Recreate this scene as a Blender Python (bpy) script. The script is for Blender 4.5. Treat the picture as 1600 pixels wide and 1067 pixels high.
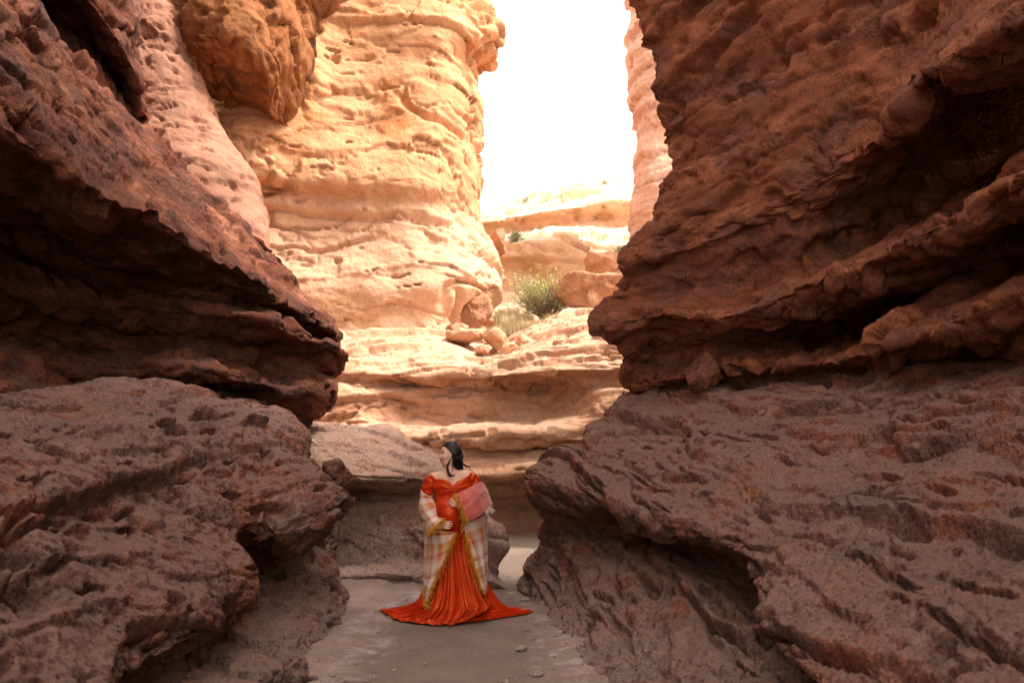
import bpy, bmesh, math, random, time
import numpy as np
from mathutils import Vector, Matrix

# ------------------------------------------------------------------ scene, camera, light
scene = bpy.context.scene
for o in list(bpy.data.objects):
    bpy.data.objects.remove(o)
COL = scene.collection
W0, H0 = 1600.0, 1067.0                     # photograph's pixel frame, used as a measuring grid
FPX = 1244.0                                # 28 mm on 36 mm
CAM = np.array([0.0, 0.0, 1.53])
PITCH = math.atan((720.0 - H0 / 2) / FPX)

cam_data = bpy.data.cameras.new('camera')
cam_data.sensor_width = 36.0
cam_data.lens = 36.0 * FPX / W0
cam_data.clip_start = 0.05
cam_data.clip_end = 2000
cam = bpy.data.objects.new('camera', cam_data)
cam.location = CAM
cam.rotation_euler = (math.pi / 2 + PITCH, 0, 0)
COL.objects.link(cam)
scene.camera = cam
cam_data.dof.use_dof = True
cam_data.dof.focus_distance = 8.6
cam_data.dof.aperture_fstop = 2.4

SUN_EL, SUN_AZ = math.radians(58), math.radians(106)     # azimuth clockwise from +Y (north)
world = bpy.data.worlds.new('World')
scene.world = world
world.use_nodes = True
wn = world.node_tree.nodes
wl = world.node_tree.links
wn.clear()
sky = wn.new('ShaderNodeTexSky')
sky.sky_type = 'NISHITA'
sky.sun_disc = False
sky.sun_elevation = SUN_EL
sky.sun_rotation = SUN_AZ
sky.dust_density = 3.0
sky.air_density = 1.0
veil = wn.new('ShaderNodeMixRGB')           # thin high cloud veiling the whole sky evenly
veil.blend_type = 'MIX'
veil.inputs[0].default_value = 0.84
veil.inputs[2].default_value = (11.4, 10.3, 9.3, 1)
bg = wn.new('ShaderNodeBackground')
bg.inputs[1].default_value = 0.085
wo = wn.new('ShaderNodeOutputWorld')
wl.new(sky.outputs[0], veil.inputs[1])
wl.new(veil.outputs[0], bg.inputs[0])
wl.new(bg.outputs[0], wo.inputs[0])

sun_data = bpy.data.lights.new('sun', 'SUN')
sun_data.energy = 2.8
sun_data.angle = math.radians(18)
sun_data.color = (1.0, 0.95, 0.88)
sun = bpy.data.objects.new('sun', sun_data)
sd = Vector((math.sin(SUN_AZ) * math.cos(SUN_EL), math.cos(SUN_AZ) * math.cos(SUN_EL), math.sin(SUN_EL)))
sun.rotation_euler = sd.to_track_quat('Z', 'Y').to_euler()
sun.location = (20, -10, 40)
COL.objects.link(sun)

scene.view_settings.view_transform = 'Standard'
scene.view_settings.look = 'None'
scene.view_settings.exposure = 1.85
scene.view_settings.gamma = 1.0
scene.view_settings.use_curve_mapping = False
scene.render.engine = 'CYCLES'
scene.cycles.max_bounces = 8
scene.cycles.diffuse_bounces = 4
scene.cycles.glossy_bounces = 3
scene.cycles.use_denoising = True

# ------------------------------------------------------------------ measuring helpers
CP, SP = math.cos(PITCH), math.sin(PITCH)


def P(px, py, Y):
    """world point at depth Y seen at photograph pixel (px, py)"""
    xc, zc = (px - W0 / 2) / FPX, (H0 / 2 - py) / FPX
    y = CP - SP * zc
    z = SP + CP * zc
    s = Y / y
    return np.array([xc * s, Y, CAM[2] + z * s])


def FL(px, py, z=-0.08):
    """point of the floor plane at that pixel"""
    xc, zc = (px - W0 / 2) / FPX, (H0 / 2 - py) / FPX
    y = CP - SP * zc
    zz = SP + CP * zc
    s = (z - CAM[2]) / zz
    return np.array([xc * s, y * s, z])


def project(Q):
    d = Q - CAM
    yc = d[..., 1] * CP + d[..., 2] * SP
    zc = -d[..., 1] * SP + d[..., 2] * CP
    yc = np.maximum(yc, 0.8)
    return W0 / 2 + FPX * d[..., 0] / yc, H0 / 2 - FPX * zc / yc, yc


# ------------------------------------------------------------------ noise (numpy)
_rng = np.random.RandomState(7)
PERM = np.concatenate([_rng.permutation(256)] * 3).astype(np.int32)
GR = _rng.normal(size=(256, 3)).astype(np.float32)
GR /= np.linalg.norm(GR, axis=1, keepdims=True)


def gn(x, y, z):
    x = np.asarray(x, np.float32); y = np.asarray(y, np.float32); z = np.asarray(z, np.float32)
    x, y, z = np.broadcast_arrays(x, y, z)
    xi = np.floor(x).astype(np.int32); yi = np.floor(y).astype(np.int32); zi = np.floor(z).astype(np.int32)
    fx = x - xi; fy = y - yi; fz = z - zi
    xi &= 255; yi &= 255; zi &= 255
    u = fx * fx * fx * (fx * (fx * 6 - 15) + 10)
    v = fy * fy * fy * (fy * (fy * 6 - 15) + 10)
    w = fz * fz * fz * (fz * (fz * 6 - 15) + 10)
    out = 0
    for a in (0, 1):
        ha = PERM[xi + a]
        wu = u if a else 1 - u
        for b in (0, 1):
            hb = PERM[ha + yi + b]
            wv = v if b else 1 - v
            for c in (0, 1):
                g = GR[PERM[hb + zi + c]]
                d = g[..., 0] * (fx - a) + g[..., 1] * (fy - b) + g[..., 2] * (fz - c)
                out = out + d * (wu * wv * (w if c else 1 - w))
    return out * 1.5


def fbm(Q, L, octv=4, gain=0.5, mode='n', seed=0.0):
    q = Q / L + seed
    amp, tot, out = 1.0, 0.0, 0
    for i in range(octv):
        n = gn(q[..., 0], q[..., 1], q[..., 2])
        if mode == 'b':
            n = np.abs(n) * 2 - 0.5
        elif mode == 'r':
            n = 0.5 - np.abs(n) * 2
        out = out + n * amp
        tot += amp
        amp *= gain
        q = q * 2.03 + 17.3
    return out / tot


def sstep(a, b, x):
    t = np.clip((x - a) / (b - a), 0, 1)
    return t * t * (3 - 2 * t)


def cells(x, y, seed):
    """2-D cells: offset to the nearest seed point, F2-F1 and the cell's hash"""
    x = x.astype(np.float32); y = y.astype(np.float32)
    xi = np.floor(x).astype(np.int32); yi = np.floor(y).astype(np.int32)
    f1 = np.full(x.shape, 9.0, np.float32); f2 = f1.copy(); idn = np.zeros(x.shape, np.int32)
    ox = np.zeros_like(f1); oy = np.zeros_like(f1)
    s = int(seed * 10) & 255
    for a in (-1, 0, 1):
        for b in (-1, 0, 1):
            h = PERM[PERM[PERM[(xi + a) & 255] + ((yi + b) & 255)] + s]
            g = GR[h]
            dx = x - (xi + a + .5 + g[..., 0] * .48); dy = y - (yi + b + .5 + g[..., 1] * .48)
            d = dx * dx + dy * dy
            m = d < f1
            f2 = np.where(m, f1, np.minimum(f2, d))
            idn = np.where(m, h, idn)
            ox = np.where(m, dx, ox); oy = np.where(m, dy, oy)
            f1 = np.where(m, d, f1)
    return ox, oy, np.sqrt(f2) - np.sqrt(f1), idn


def facets(uc, vc, L, an, seed, tilt=1.0, step=.6, crack=.35, w=None):
    """broken rock: every cell a tilted plane, standing proud of or behind its neighbours"""
    x, y = uc / (L * an), vc / L
    if w is not None:
        x = x + w[0]; y = y + w[1]
    ox, oy, e, h = cells(x, y, seed)
    g = GR[PERM[h + 77]]
    d = tilt * (g[..., 0] * ox + g[..., 1] * oy) + step * g[..., 2]
    return d - crack * (1 - sstep(0, .11, e))


# ------------------------------------------------------------------ object helpers
def tag(o, label=None, cat=None, group=None, kind=None):
    if label: o['label'] = label
    if cat: o['category'] = cat
    if group: o['group'] = group
    if kind: o['kind'] = kind
    return o


def mesh_obj(name, V, F, mat, parent=None, smooth=True, uv=None):
    me = bpy.data.meshes.new(name)
    V = np.asarray(V, np.float32)
    if isinstance(F, np.ndarray):
        n, k = F.shape
        me.vertices.add(len(V)); me.vertices.foreach_set('co', V.ravel())
        me.loops.add(n * k); me.loops.foreach_set('vertex_index', F.astype(np.int32).ravel())
        me.polygons.add(n)
        me.polygons.foreach_set('loop_start', np.arange(0, n * k, k, dtype=np.int32))
        me.polygons.foreach_set('loop_total', np.full(n, k, np.int32))
        me.update(calc_edges=True)
    else:
        me.from_pydata([tuple(v) for v in V], [], F)
        me.update()
    if smooth:
        me.polygons.foreach_set('use_smooth', np.ones(len(me.polygons), bool))
    if uv is not None:
        lay = me.uv_layers.new(name='UVMap')
        li = np.zeros(len(me.loops), np.int32)
        me.loops.foreach_get('vertex_index', li)
        lay.data.foreach_set('uv', np.asarray(uv, np.float32)[li].ravel())
    if mat is not None:
        me.materials.append(mat)
    o = bpy.data.objects.new(name, me)
    COL.objects.link(o)
    if parent is not None:
        o.parent = parent
    return o


def empty(name, loc=(0, 0, 0), rz=0):
    o = bpy.data.objects.new(name, None)
    o.location = loc
    o.rotation_euler = (0, 0, rz)
    o.empty_display_size = 0.1
    COL.objects.link(o)
    return o


def grid_faces(nu, nv, closed=False):
    i = np.arange(nu - 1)[:, None]
    m = nv if closed else nv - 1
    j = np.arange(m)[None, :]
    jn = (j + 1) % nv
    a = i * nv + j; b = i * nv + jn; c = (i + 1) * nv + jn; d = (i + 1) * nv + j
    return np.stack([a, b, c, d], -1).reshape(-1, 4)


def spline(C, counts, axis, tens=0.42):
    """cardinal spline through the control rows, counts[i] samples in interval i"""
    C = np.moveaxis(C, axis, 0)
    n = C.shape[0]
    T = np.zeros_like(C)
    T[1:-1] = (C[2:] - C[:-2]) * tens
    T[0] = (C[1] - C[0]) * .6; T[-1] = (C[-1] - C[-2]) * .6
    # keep tangents from overshooting short neighbours
    for i in range(1, n - 1):
        la = np.linalg.norm(C[i] - C[i - 1], axis=-1); lb = np.linalg.norm(C[i + 1] - C[i], axis=-1)
        lt = np.linalg.norm(T[i], axis=-1) + 1e-9
        s = np.minimum(1.0, 1.3 * np.minimum(la, lb) / lt)
        T[i] *= s[..., None]
    out = []
    for i in range(n - 1):
        k = counts[i]
        t = (np.arange(k) / k)
        if i == n - 2:
            t = np.arange(k + 1) / k
        t = t.reshape((-1,) + (1,) * (C.ndim - 1))
        h00 = 2 * t**3 - 3 * t**2 + 1; h10 = t**3 - 2 * t**2 + t
        h01 = -2 * t**3 + 3 * t**2; h11 = t**3 - t**2
        out.append(h00 * C[i] + h10 * T[i] + h01 * C[i + 1] + h11 * T[i + 1])
    return np.moveaxis(np.concatenate(out, 0), 0, axis)


def normals(S, sgn=1):
    du = np.gradient(S, axis=0); dv = np.gradient(S, axis=1)
    n = np.cross(du, dv)
    n /= np.linalg.norm(n, axis=-1, keepdims=True) + 1e-9
    return n * sgn


def soften(N, it):
    """average the normals over neighbours, so that relief does not flare out at sharp rims"""
    for _ in range(it):
        M = N.copy()
        M[1:] += N[:-1]; M[:-1] += N[1:]; M[:, 1:] += N[:, :-1]; M[:, :-1] += N[:, 1:]
        N = M / (np.linalg.norm(M, axis=-1, keepdims=True) + 1e-9)
    return N


def loft(name, rows, disp, mat, px=1.9, kind='structure', label=None, cat=None, cmax=190, sgn=None, proj=None, coarse=()):
    """rock surface through a net of measured points, then weathered by disp()"""
    C = np.array(rows, float)
    X, Y_, D = project(C)
    L3 = lambda A, B: np.linalg.norm(A - B, axis=-1)

    def counts(C, axis):
        A = np.moveaxis(C, axis, 0)
        Xp, Yp, Dp = project(A)
        res = []
        for i in range(A.shape[0] - 1):
            d3 = L3(A[i], A[i + 1])
            dist = np.maximum(np.minimum(np.linalg.norm(A[i] - CAM, axis=-1), np.linalg.norm(A[i + 1] - CAM, axis=-1)), 2.2)
            scr = d3 * FPX / dist * (1024 / 1600.)
            off = ((Xp[i] < -150) & (Xp[i + 1] < -150)) | ((Xp[i] > 1750) & (Xp[i + 1] > 1750)) | \
                  ((Yp[i] < -150) & (Yp[i + 1] < -150)) | ((Yp[i] > 1250) & (Yp[i + 1] > 1250)) | (A[i][:, 1] < 1.2)
            q = np.where(off, scr * .12, scr * .72)
            res.append(int(np.clip(np.percentile(q, 88) / px, 4, cmax)))
        return res
    cu, cv = counts(C, 0), counts(C, 1)
    for i in coarse:                                            # intervals nobody sees
        cu[i] = min(cu[i], 8)
    S = spline(spline(C, cu, 0), cv, 1)
    N = normals(S)
    if sgn is None:
        w = np.sum(N * (CAM + np.array([0, 2., 1.]) - S), -1)
        sgn = 1 if w.sum() > 0 else -1
    N *= sgn
    # arc-length coordinates across and along the beds
    vc = np.concatenate([np.zeros((1, S.shape[1])), np.cumsum(L3(S[1:], S[:-1]), 0)], 0)
    uc = np.concatenate([np.zeros((S.shape[0], 1)), np.cumsum(L3(S[:, 1:], S[:, :-1]), 1)], 1)
    uc = uc + 0 * vc
    if proj is not None:
        uc = S @ np.array(proj[0], float); vc = S @ np.array(proj[1], float)
    S = disp(S, N, uc, vc, sgn)
    F = grid_faces(S.shape[0], S.shape[1])
    if sgn < 0:
        F = F[:, ::-1].copy()
    o = mesh_obj(name, S.reshape(-1, 3), F, mat)
    o['_dens'] = str(S.shape)
    tag(o, label, cat, None, kind)
    return o


def rockdisp(strata=(), iso=(), pits=(), slots=(), fac=(), warp=0.4, seed=0.0):
    """strata: (length along bed, thickness, amplitude, mode); iso: (size, amplitude, mode, octaves, gain)
    slots: long hollows (length, height, depth, threshold); fac: broken facets (size, stretch, amplitude)"""
    def f(S, N, uc, vc, sgn):
        S = S.astype(np.float32); N = soften(N.astype(np.float32), 14); uc = uc.astype(np.float32); vc = vc.astype(np.float32)
        w1 = fbm(S, 2.2, 3, seed=seed + 3.1)
        w2 = fbm(S, 0.6, 3, seed=seed + 9.7)
        w3 = fbm(S, 0.6, 3, seed=seed + 19.7)
        d = np.zeros(S.shape[:2], np.float32)
        for k, (L, a, mode, oc, gain) in enumerate([x for x in iso if x[0] > .3]):
            d += a * fbm(S, L, oc, gain, mode=mode, seed=seed + 5.3 * k)
        S = S + N * d[..., None]
        N = soften(normals(S, sgn).astype(np.float32), 10)
        d = np.zeros(S.shape[:2], np.float32)
        for k, (Lu, Lv, a, mode) in enumerate(strata):
            x = uc / Lu + w1 * .5; y = (vc + w1 * warp + w2 * warp * .3) / Lv; z = seed + 11.7 * k + w1 * .3
            if mode == 's':                                  # ledges: slowly rising tread, undercut riser
                t = y * .5 + gn(x * .7, y * .12, z + 4) * .8
                fr = t - np.floor(t)
                fl = np.floor(t)
                n = (fr ** 2.0) - .4 + .6 * gn(x * .8, fl * 7.31, z) - 1.1 * sstep(.93, 1.0, fr)
            elif mode == 'o':                                # beds with an overhanging lower lip, shadow line beneath
                t = y * .5 + gn(x * .6, y * .15, z + 4) * .9
                fr = t - np.floor(t)
                fl = np.floor(t)
                mk = .25 + .75 * sstep(-.25, .25, gn(x * .9, fl * 7.31, z + 6))
                n = mk * ((1 - fr) ** 1.6 - .35 - 1.25 * (1 - sstep(.0, .07, fr))) + .35 * gn(x * .8, fl * 5.17, z)
            else:
                n = gn(x, y, z)
                if mode == 'b':
                    n = np.abs(n) * 2.2 - .45
                elif mode == 'c':                              # thin broken crack along the bed
                    n = -np.exp(-(n / .05) ** 2) * sstep(-.1, .35, gn(x * 1.7 + 9, y * .5, z + 2))
            d += a * n
        for k, (L, an, a) in enumerate(fac):
            d += a * facets(uc, vc, L, an, seed + 1.3 * k, w=(w2 * .55 + w1 * .3, w3 * .55 + w1 * .5))
        for k, (Lu, Lv, a, th) in enumerate(slots):
            n = gn(uc / Lu + w3 * .5, (vc + w1 * warp) / Lv + w2 * .7, seed + 3.7 * k + w2 * .2)
            d -= a * sstep(th, th + .10, n)
        for k, (L, a, th) in enumerate(pits):
            n = gn(*(np.moveaxis((S + w2[..., None] * .1) / L + seed + 31 * k, -1, 0)))
            d -= a * sstep(th, th + .16, n)
        S = S + N * d[..., None]
        N = soften(normals(S, sgn).astype(np.float32), 3)
        d = np.zeros(S.shape[:2], np.float32)
        for k, (L, a, mode, oc, gain) in enumerate([x for x in iso if x[0] <= .3]):
            d += a * fbm(S, L, oc, gain, mode=mode, seed=seed + 1.9 * k)
        return S + N * d[..., None]
    return f


# ------------------------------------------------------------------ materials
def new_mat(name):
    m = bpy.data.materials.new(name)
    m.use_nodes = True
    nt = m.node_tree
    nt.nodes.clear()
    return m, nt


def nd(nt, typ, **kw):
    n = nt.nodes.new(typ)
    for k, v in kw.items():
        if k.startswith('i_'):
            n.inputs[k[2:].replace('_', ' ')].default_value = v
        else:
            setattr(n, k, v)
    return n


def mixc(nt, a, b, fac, blend='MIX'):
    m = nd(nt, 'ShaderNodeMix', data_type='RGBA', blend_type=blend)
    for sock, v in ((m.inputs[0], fac), (m.inputs[6], a), (m.inputs[7], b)):
        if hasattr(v, 'is_output') or isinstance(v, bpy.types.NodeSocket):
            nt.links.new(v, sock)
        else:
            sock.default_value = v if isinstance(v, (int, float)) else tuple(v) + ((1,) if len(v) == 3 else ())
    return m.outputs[2]


def ramp(nt, src, stops, interp='LINEAR'):
    r = nd(nt, 'ShaderNodeValToRGB')
    r.color_ramp.interpolation = interp
    e = r.color_ramp.elements
    while len(e) < len(stops):
        e.new(.5)
    for k, (p, c) in enumerate(stops):
        e[k].position = p
        e[k].color = tuple(c) + (1,) if not isinstance(c, (int, float)) else (c, c, c, 1)
    nt.links.new(src, r.inputs[0])
    return r.outputs[0]


def rock_mat(name, c_lo, c_mid, c_hi, patch, grit, pebble=0.5, band=(1, 1, 3.2), bump=1.0, dust=None, pebscale=34, stain=None, fine=70, foot_tone=None, lower=None):
    """weathered rock: bed colours, patches, gritty pebbles, relief"""
    m, nt = new_mat(name)
    L = nt.links
    geo = nd(nt, 'ShaderNodeNewGeometry')
    pos = geo.outputs['Position']
    mp = nd(nt, 'ShaderNodeMapping'); mp.inputs['Scale'].default_value = band
    L.new(pos, mp.inputs[0])
    n1 = nd(nt, 'ShaderNodeTexNoise', i_Scale=0.9, i_Detail=7.0, i_Roughness=0.62, i_Distortion=0.6)
    L.new(mp.outputs[0], n1.inputs['Vector'])
    col = ramp(nt, n1.outputs[0], [(0.30, c_lo), (0.5, c_mid), (0.70, c_hi)])
    n2 = nd(nt, 'ShaderNodeTexNoise', i_Scale=1.7, i_Detail=5.0, i_Roughness=0.6)
    L.new(pos, n2.inputs['Vector'])
    pm = ramp(nt, n2.outputs[0], [(0.48, 0.0), (0.62, 1.0)])
    col = mixc(nt, col, patch, pm)
    if stain:
        n5 = nd(nt, 'ShaderNodeTexNoise', i_Scale=0.55, i_Detail=6.0, i_Roughness=0.65)
        mp5 = nd(nt, 'ShaderNodeMapping'); mp5.inputs['Scale'].default_value = (1.6, 1.6, .5)
        mp5.inputs['Location'].default_value = (3.3, 1.7, 5.1)
        L.new(pos, mp5.inputs[0]); L.new(mp5.outputs[0], n5.inputs['Vector'])
        col = mixc(nt, col, stain, ramp(nt, n5.outputs[0], [(0.52, 0.0), (0.68, .85)]))
    if lower:                                                   # a paler bed below, with a ragged boundary
        sz = nd(nt, 'ShaderNodeSeparateXYZ'); L.new(pos, sz.inputs[0])
        ad = nd(nt, 'ShaderNodeMath', operation='MULTIPLY_ADD'); L.new(n1.outputs[0], ad.inputs[0]); ad.inputs[1].default_value = 2.4; L.new(sz.outputs[2], ad.inputs[2])
        mr = nd(nt, 'ShaderNodeMapRange'); L.new(ad.outputs[0], mr.inputs[0])
        mr.inputs[1].default_value = lower[1] + 1.2 - .5; mr.inputs[2].default_value = lower[1] + 1.2 + .5; mr.inputs[3].default_value = .5; mr.inputs[4].default_value = 0
        col = mixc(nt, col, lower[0], mr.outputs[0])
    if foot_tone:                                                    # paler tone towards the foot of the rock, ragged upper edge
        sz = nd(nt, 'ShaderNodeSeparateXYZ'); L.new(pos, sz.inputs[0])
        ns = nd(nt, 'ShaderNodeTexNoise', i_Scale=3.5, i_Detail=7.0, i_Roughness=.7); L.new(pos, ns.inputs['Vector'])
        ad = nd(nt, 'ShaderNodeMath', operation='MULTIPLY_ADD'); L.new(ns.outputs[0], ad.inputs[0]); ad.inputs[1].default_value = foot_tone[1] * 1.6; L.new(sz.outputs[2], ad.inputs[2])
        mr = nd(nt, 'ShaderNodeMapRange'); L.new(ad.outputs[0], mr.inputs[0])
        mr.inputs[1].default_value = foot_tone[1] * .8; mr.inputs[2].default_value = foot_tone[1] * 1.9; mr.inputs[3].default_value = .8; mr.inputs[4].default_value = 0
        col = mixc(nt, col, foot_tone[0], mr.outputs[0])
    # grit
    n3 = nd(nt, 'ShaderNodeTexNoise', i_Scale=float(fine), i_Detail=4.0, i_Roughness=0.7)
    L.new(pos, n3.inputs['Vector'])
    g = ramp(nt, n3.outputs[0], [(0.32, 1 - grit), (0.5, 1.0), (0.68, 1 + grit * .9)])
    col = mixc(nt, col, g, 1.0, 'MULTIPLY')
    n6 = nd(nt, 'ShaderNodeTexNoise', i_Scale=9.0, i_Detail=6.0, i_Roughness=0.7)
    L.new(pos, n6.inputs['Vector'])
    g6 = ramp(nt, n6.outputs[0], [(0.3, 1 - grit * .9), (0.5, 1.0), (0.7, 1 + grit * .7)])
    col = mixc(nt, col, g6, 1.0, 'MULTIPLY')
    # pebbles set in the matrix
    wob = nd(nt, 'ShaderNodeMixRGB', blend_type='ADD'); wob.inputs[0].default_value = .05
    L.new(pos, wob.inputs[1]); L.new(n3.outputs['Color'], wob.inputs[2])
    vo = nd(nt, 'ShaderNodeTexVoronoi', i_Scale=float(pebscale), i_Randomness=1.0)
    L.new(wob.outputs[0], vo.inputs['Vector'])
    pebm = ramp(nt, vo.outputs['Distance'], [(0.18, 1.0), (0.42, 0.0)])
    n4 = nd(nt, 'ShaderNodeTexNoise', i_Scale=2.6, i_Detail=3.0)
    L.new(pos, n4.inputs['Vector'])
    where = ramp(nt, n4.outputs[0], [(0.42, 0.15), (0.62, 1.0)])
    sep = nd(nt, 'ShaderNodeSeparateColor'); L.new(vo.outputs['Color'], sep.inputs[0])
    pc = ramp(nt, sep.outputs[0], [(0.0, .35), (.5, .9), (.8, 1.3), (1.0, 2.3)])
    f = nd(nt, 'ShaderNodeMath', operation='MULTIPLY'); L.new(pebm, f.inputs[0]); L.new(where, f.inputs[1])
    f2 = nd(nt, 'ShaderNodeMath', operation='MULTIPLY'); L.new(f.outputs[0], f2.inputs[0]); f2.inputs[1].default_value = pebble
    colp = mixc(nt, col, pc, 1.0, 'MULTIPLY')
    col = mixc(nt, col, colp, f2.outputs[0])
    if dust:                                                    # sand lying on surfaces that face up
        sx = nd(nt, 'ShaderNodeSeparateXYZ'); L.new(geo.outputs['Normal'], sx.inputs[0])
        nn = nd(nt, 'ShaderNodeMath', operation='ADD'); L.new(sx.outputs[2], nn.inputs[0])
        s6 = nd(nt, 'ShaderNodeMath', operation='MULTIPLY'); L.new(n6.outputs[0], s6.inputs[0]); s6.inputs[1].default_value = .5
        L.new(s6.outputs[0], nn.inputs[1])
        col = mixc(nt, col, dust, ramp(nt, nn.outputs[0], [(0.92, 0.0), (1.18, .6)]))
    # relief
    b1 = nd(nt, 'ShaderNodeBump', i_Strength=min(1.0, 0.85 * bump), i_Distance=0.06)
    L.new(n6.outputs[0], b1.inputs['Height'])
    b2 = nd(nt, 'ShaderNodeBump', i_Strength=min(1.0, 0.9 * bump), i_Distance=0.02)
    L.new(f2.outputs[0], b2.inputs['Height']); L.new(b1.outputs[0], b2.inputs['Normal'])
    b3 = nd(nt, 'ShaderNodeBump', i_Strength=min(1.0, 0.85 * bump), i_Distance=0.018)
    L.new(n3.outputs[0], b3.inputs['Height']); L.new(b2.outputs[0], b3.inputs['Normal'])
    bs = nd(nt, 'ShaderNodeBsdfPrincipled', i_Roughness=0.93)
    bs.inputs['Specular IOR Level'].default_value = 0.22
    L.new(col, bs.inputs['Base Color']); L.new(b3.outputs[0], bs.inputs['Normal'])
    out = nd(nt, 'ShaderNodeOutputMaterial')
    L.new(bs.outputs[0], out.inputs[0])
    return m


def plain_mat(name, c, c2=None, scale=20, rough=.8, bump=0.0, spec=.3):
    m, nt = new_mat(name)
    L = nt.links
    tc = nd(nt, 'ShaderNodeTexCoord')
    n = nd(nt, 'ShaderNodeTexNoise', i_Scale=float(scale), i_Detail=5.0)
    L.new(tc.outputs['Object'], n.inputs['Vector'])
    col = ramp(nt, n.outputs[0], [(0.35, c), (0.65, c2 or c)])
    bs = nd(nt, 'ShaderNodeBsdfPrincipled', i_Roughness=rough)
    bs.inputs['Specular IOR Level'].default_value = spec
    L.new(col, bs.inputs['Base Color'])
    if bump:
        b = nd(nt, 'ShaderNodeBump', i_Strength=bump, i_Distance=.01)
        L.new(n.outputs[0], b.inputs['Height']); L.new(b.outputs[0], bs.inputs['Normal'])
    out = nd(nt, 'ShaderNodeOutputMaterial')
    L.new(bs.outputs[0], out.inputs[0])
    return m


M_near = rock_mat('conglomerate_brown', (.075, .031, .023), (.155, .072, .053), (.25, .128, .098), (.22, .074, .040), .62, 1.0, dust=(.235, .138, .108), pebscale=30, foot_tone=((.31, .21, .178), .42))
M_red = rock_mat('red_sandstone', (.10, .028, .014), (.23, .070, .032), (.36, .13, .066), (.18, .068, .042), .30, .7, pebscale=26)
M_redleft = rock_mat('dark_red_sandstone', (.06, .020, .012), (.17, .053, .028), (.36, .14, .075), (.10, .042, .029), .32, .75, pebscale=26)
M_pink = rock_mat('pink_sandstone', (.28, .125, .078), (.36, .165, .105), (.42, .21, .135), (.34, .175, .11), .14, .25, pebscale=12, bump=.8)
M_cliff = rock_mat('ochre_sandstone', (.46, .195, .080), (.56, .275, .135), (.64, .36, .20), (.60, .325, .17), .12, .2, band=(.5, .5, 2.2), pebscale=9, bump=.8, stain=(.50, .20, .055), fine=30, lower=((.68, .45, .31), 6.8))
M_step = rock_mat('orange_sandstone', (.44, .21, .115), (.57, .30, .17), (.65, .38, .235), (.58, .33, .205), .18, .35, band=(.6, .6, 4.0), pebscale=18, bump=.9, dust=(.58, .38, .26), fine=45)
M_slab = rock_mat('grey_brown_slab', (.21, .118, .088), (.30, .175, .132), (.38, .23, .178), (.33, .168, .108), .38, .85, dust=(.37, .23, .175), pebscale=26, foot_tone=((.46, .335, .285), .75))
M_hill = rock_mat('pale_sandstone', (.50, .28, .15), (.60, .38, .23), (.68, .47, .31), (.58, .33, .18), .14, .2, band=(.3, .3, 2.0), pebscale=5, bump=.8, dust=(.66, .50, .36), fine=20)
M_dome = rock_mat('varnished_orange_sandstone', (.15, .050, .018), (.29, .108, .038), (.39, .17, .066), (.25, .09, .030), .2, .3, band=(.5, .5, 1.2), pebscale=10, bump=.9, stain=(.045, .03, .022), fine=35)
M_boulder = rock_mat('boulder_sandstone', (.28, .12, .065), (.40, .19, .105), (.50, .27, .16), (.42, .20, .11), .2, .4, pebscale=14, bump=1.0, fine=45)
M_far = rock_mat('far_pink_sandstone', (.44, .24, .17), (.54, .31, .22), (.60, .37, .27), (.52, .30, .20), .12, .2, band=(.3, .3, 3.0), pebscale=6, bump=.8, fine=20)
# ------------------------------------------------------------------ canyon: measured nets of points
def R_(pts):
    return [P(*p) if len(p) == 3 else FL(*p) for p in pts]


def net(rows, pre=(), post=()):
    """rows of measured points; pre/post are offsets added before the first / after the last column"""
    out = []
    for r in rows:
        r = R_(r)
        a, b = [], []
        q = r[0]
        for off in pre:
            q = q + np.array(off, float); a.insert(0, q)
        q = r[-1]
        for off in post:
            q = q + np.array(off, float); b.append(q)
        out.append(a + r + b)
    return out


def shift_row(row, off):
    return [np.array(q) + np.array(off, float) for q in row]


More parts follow.
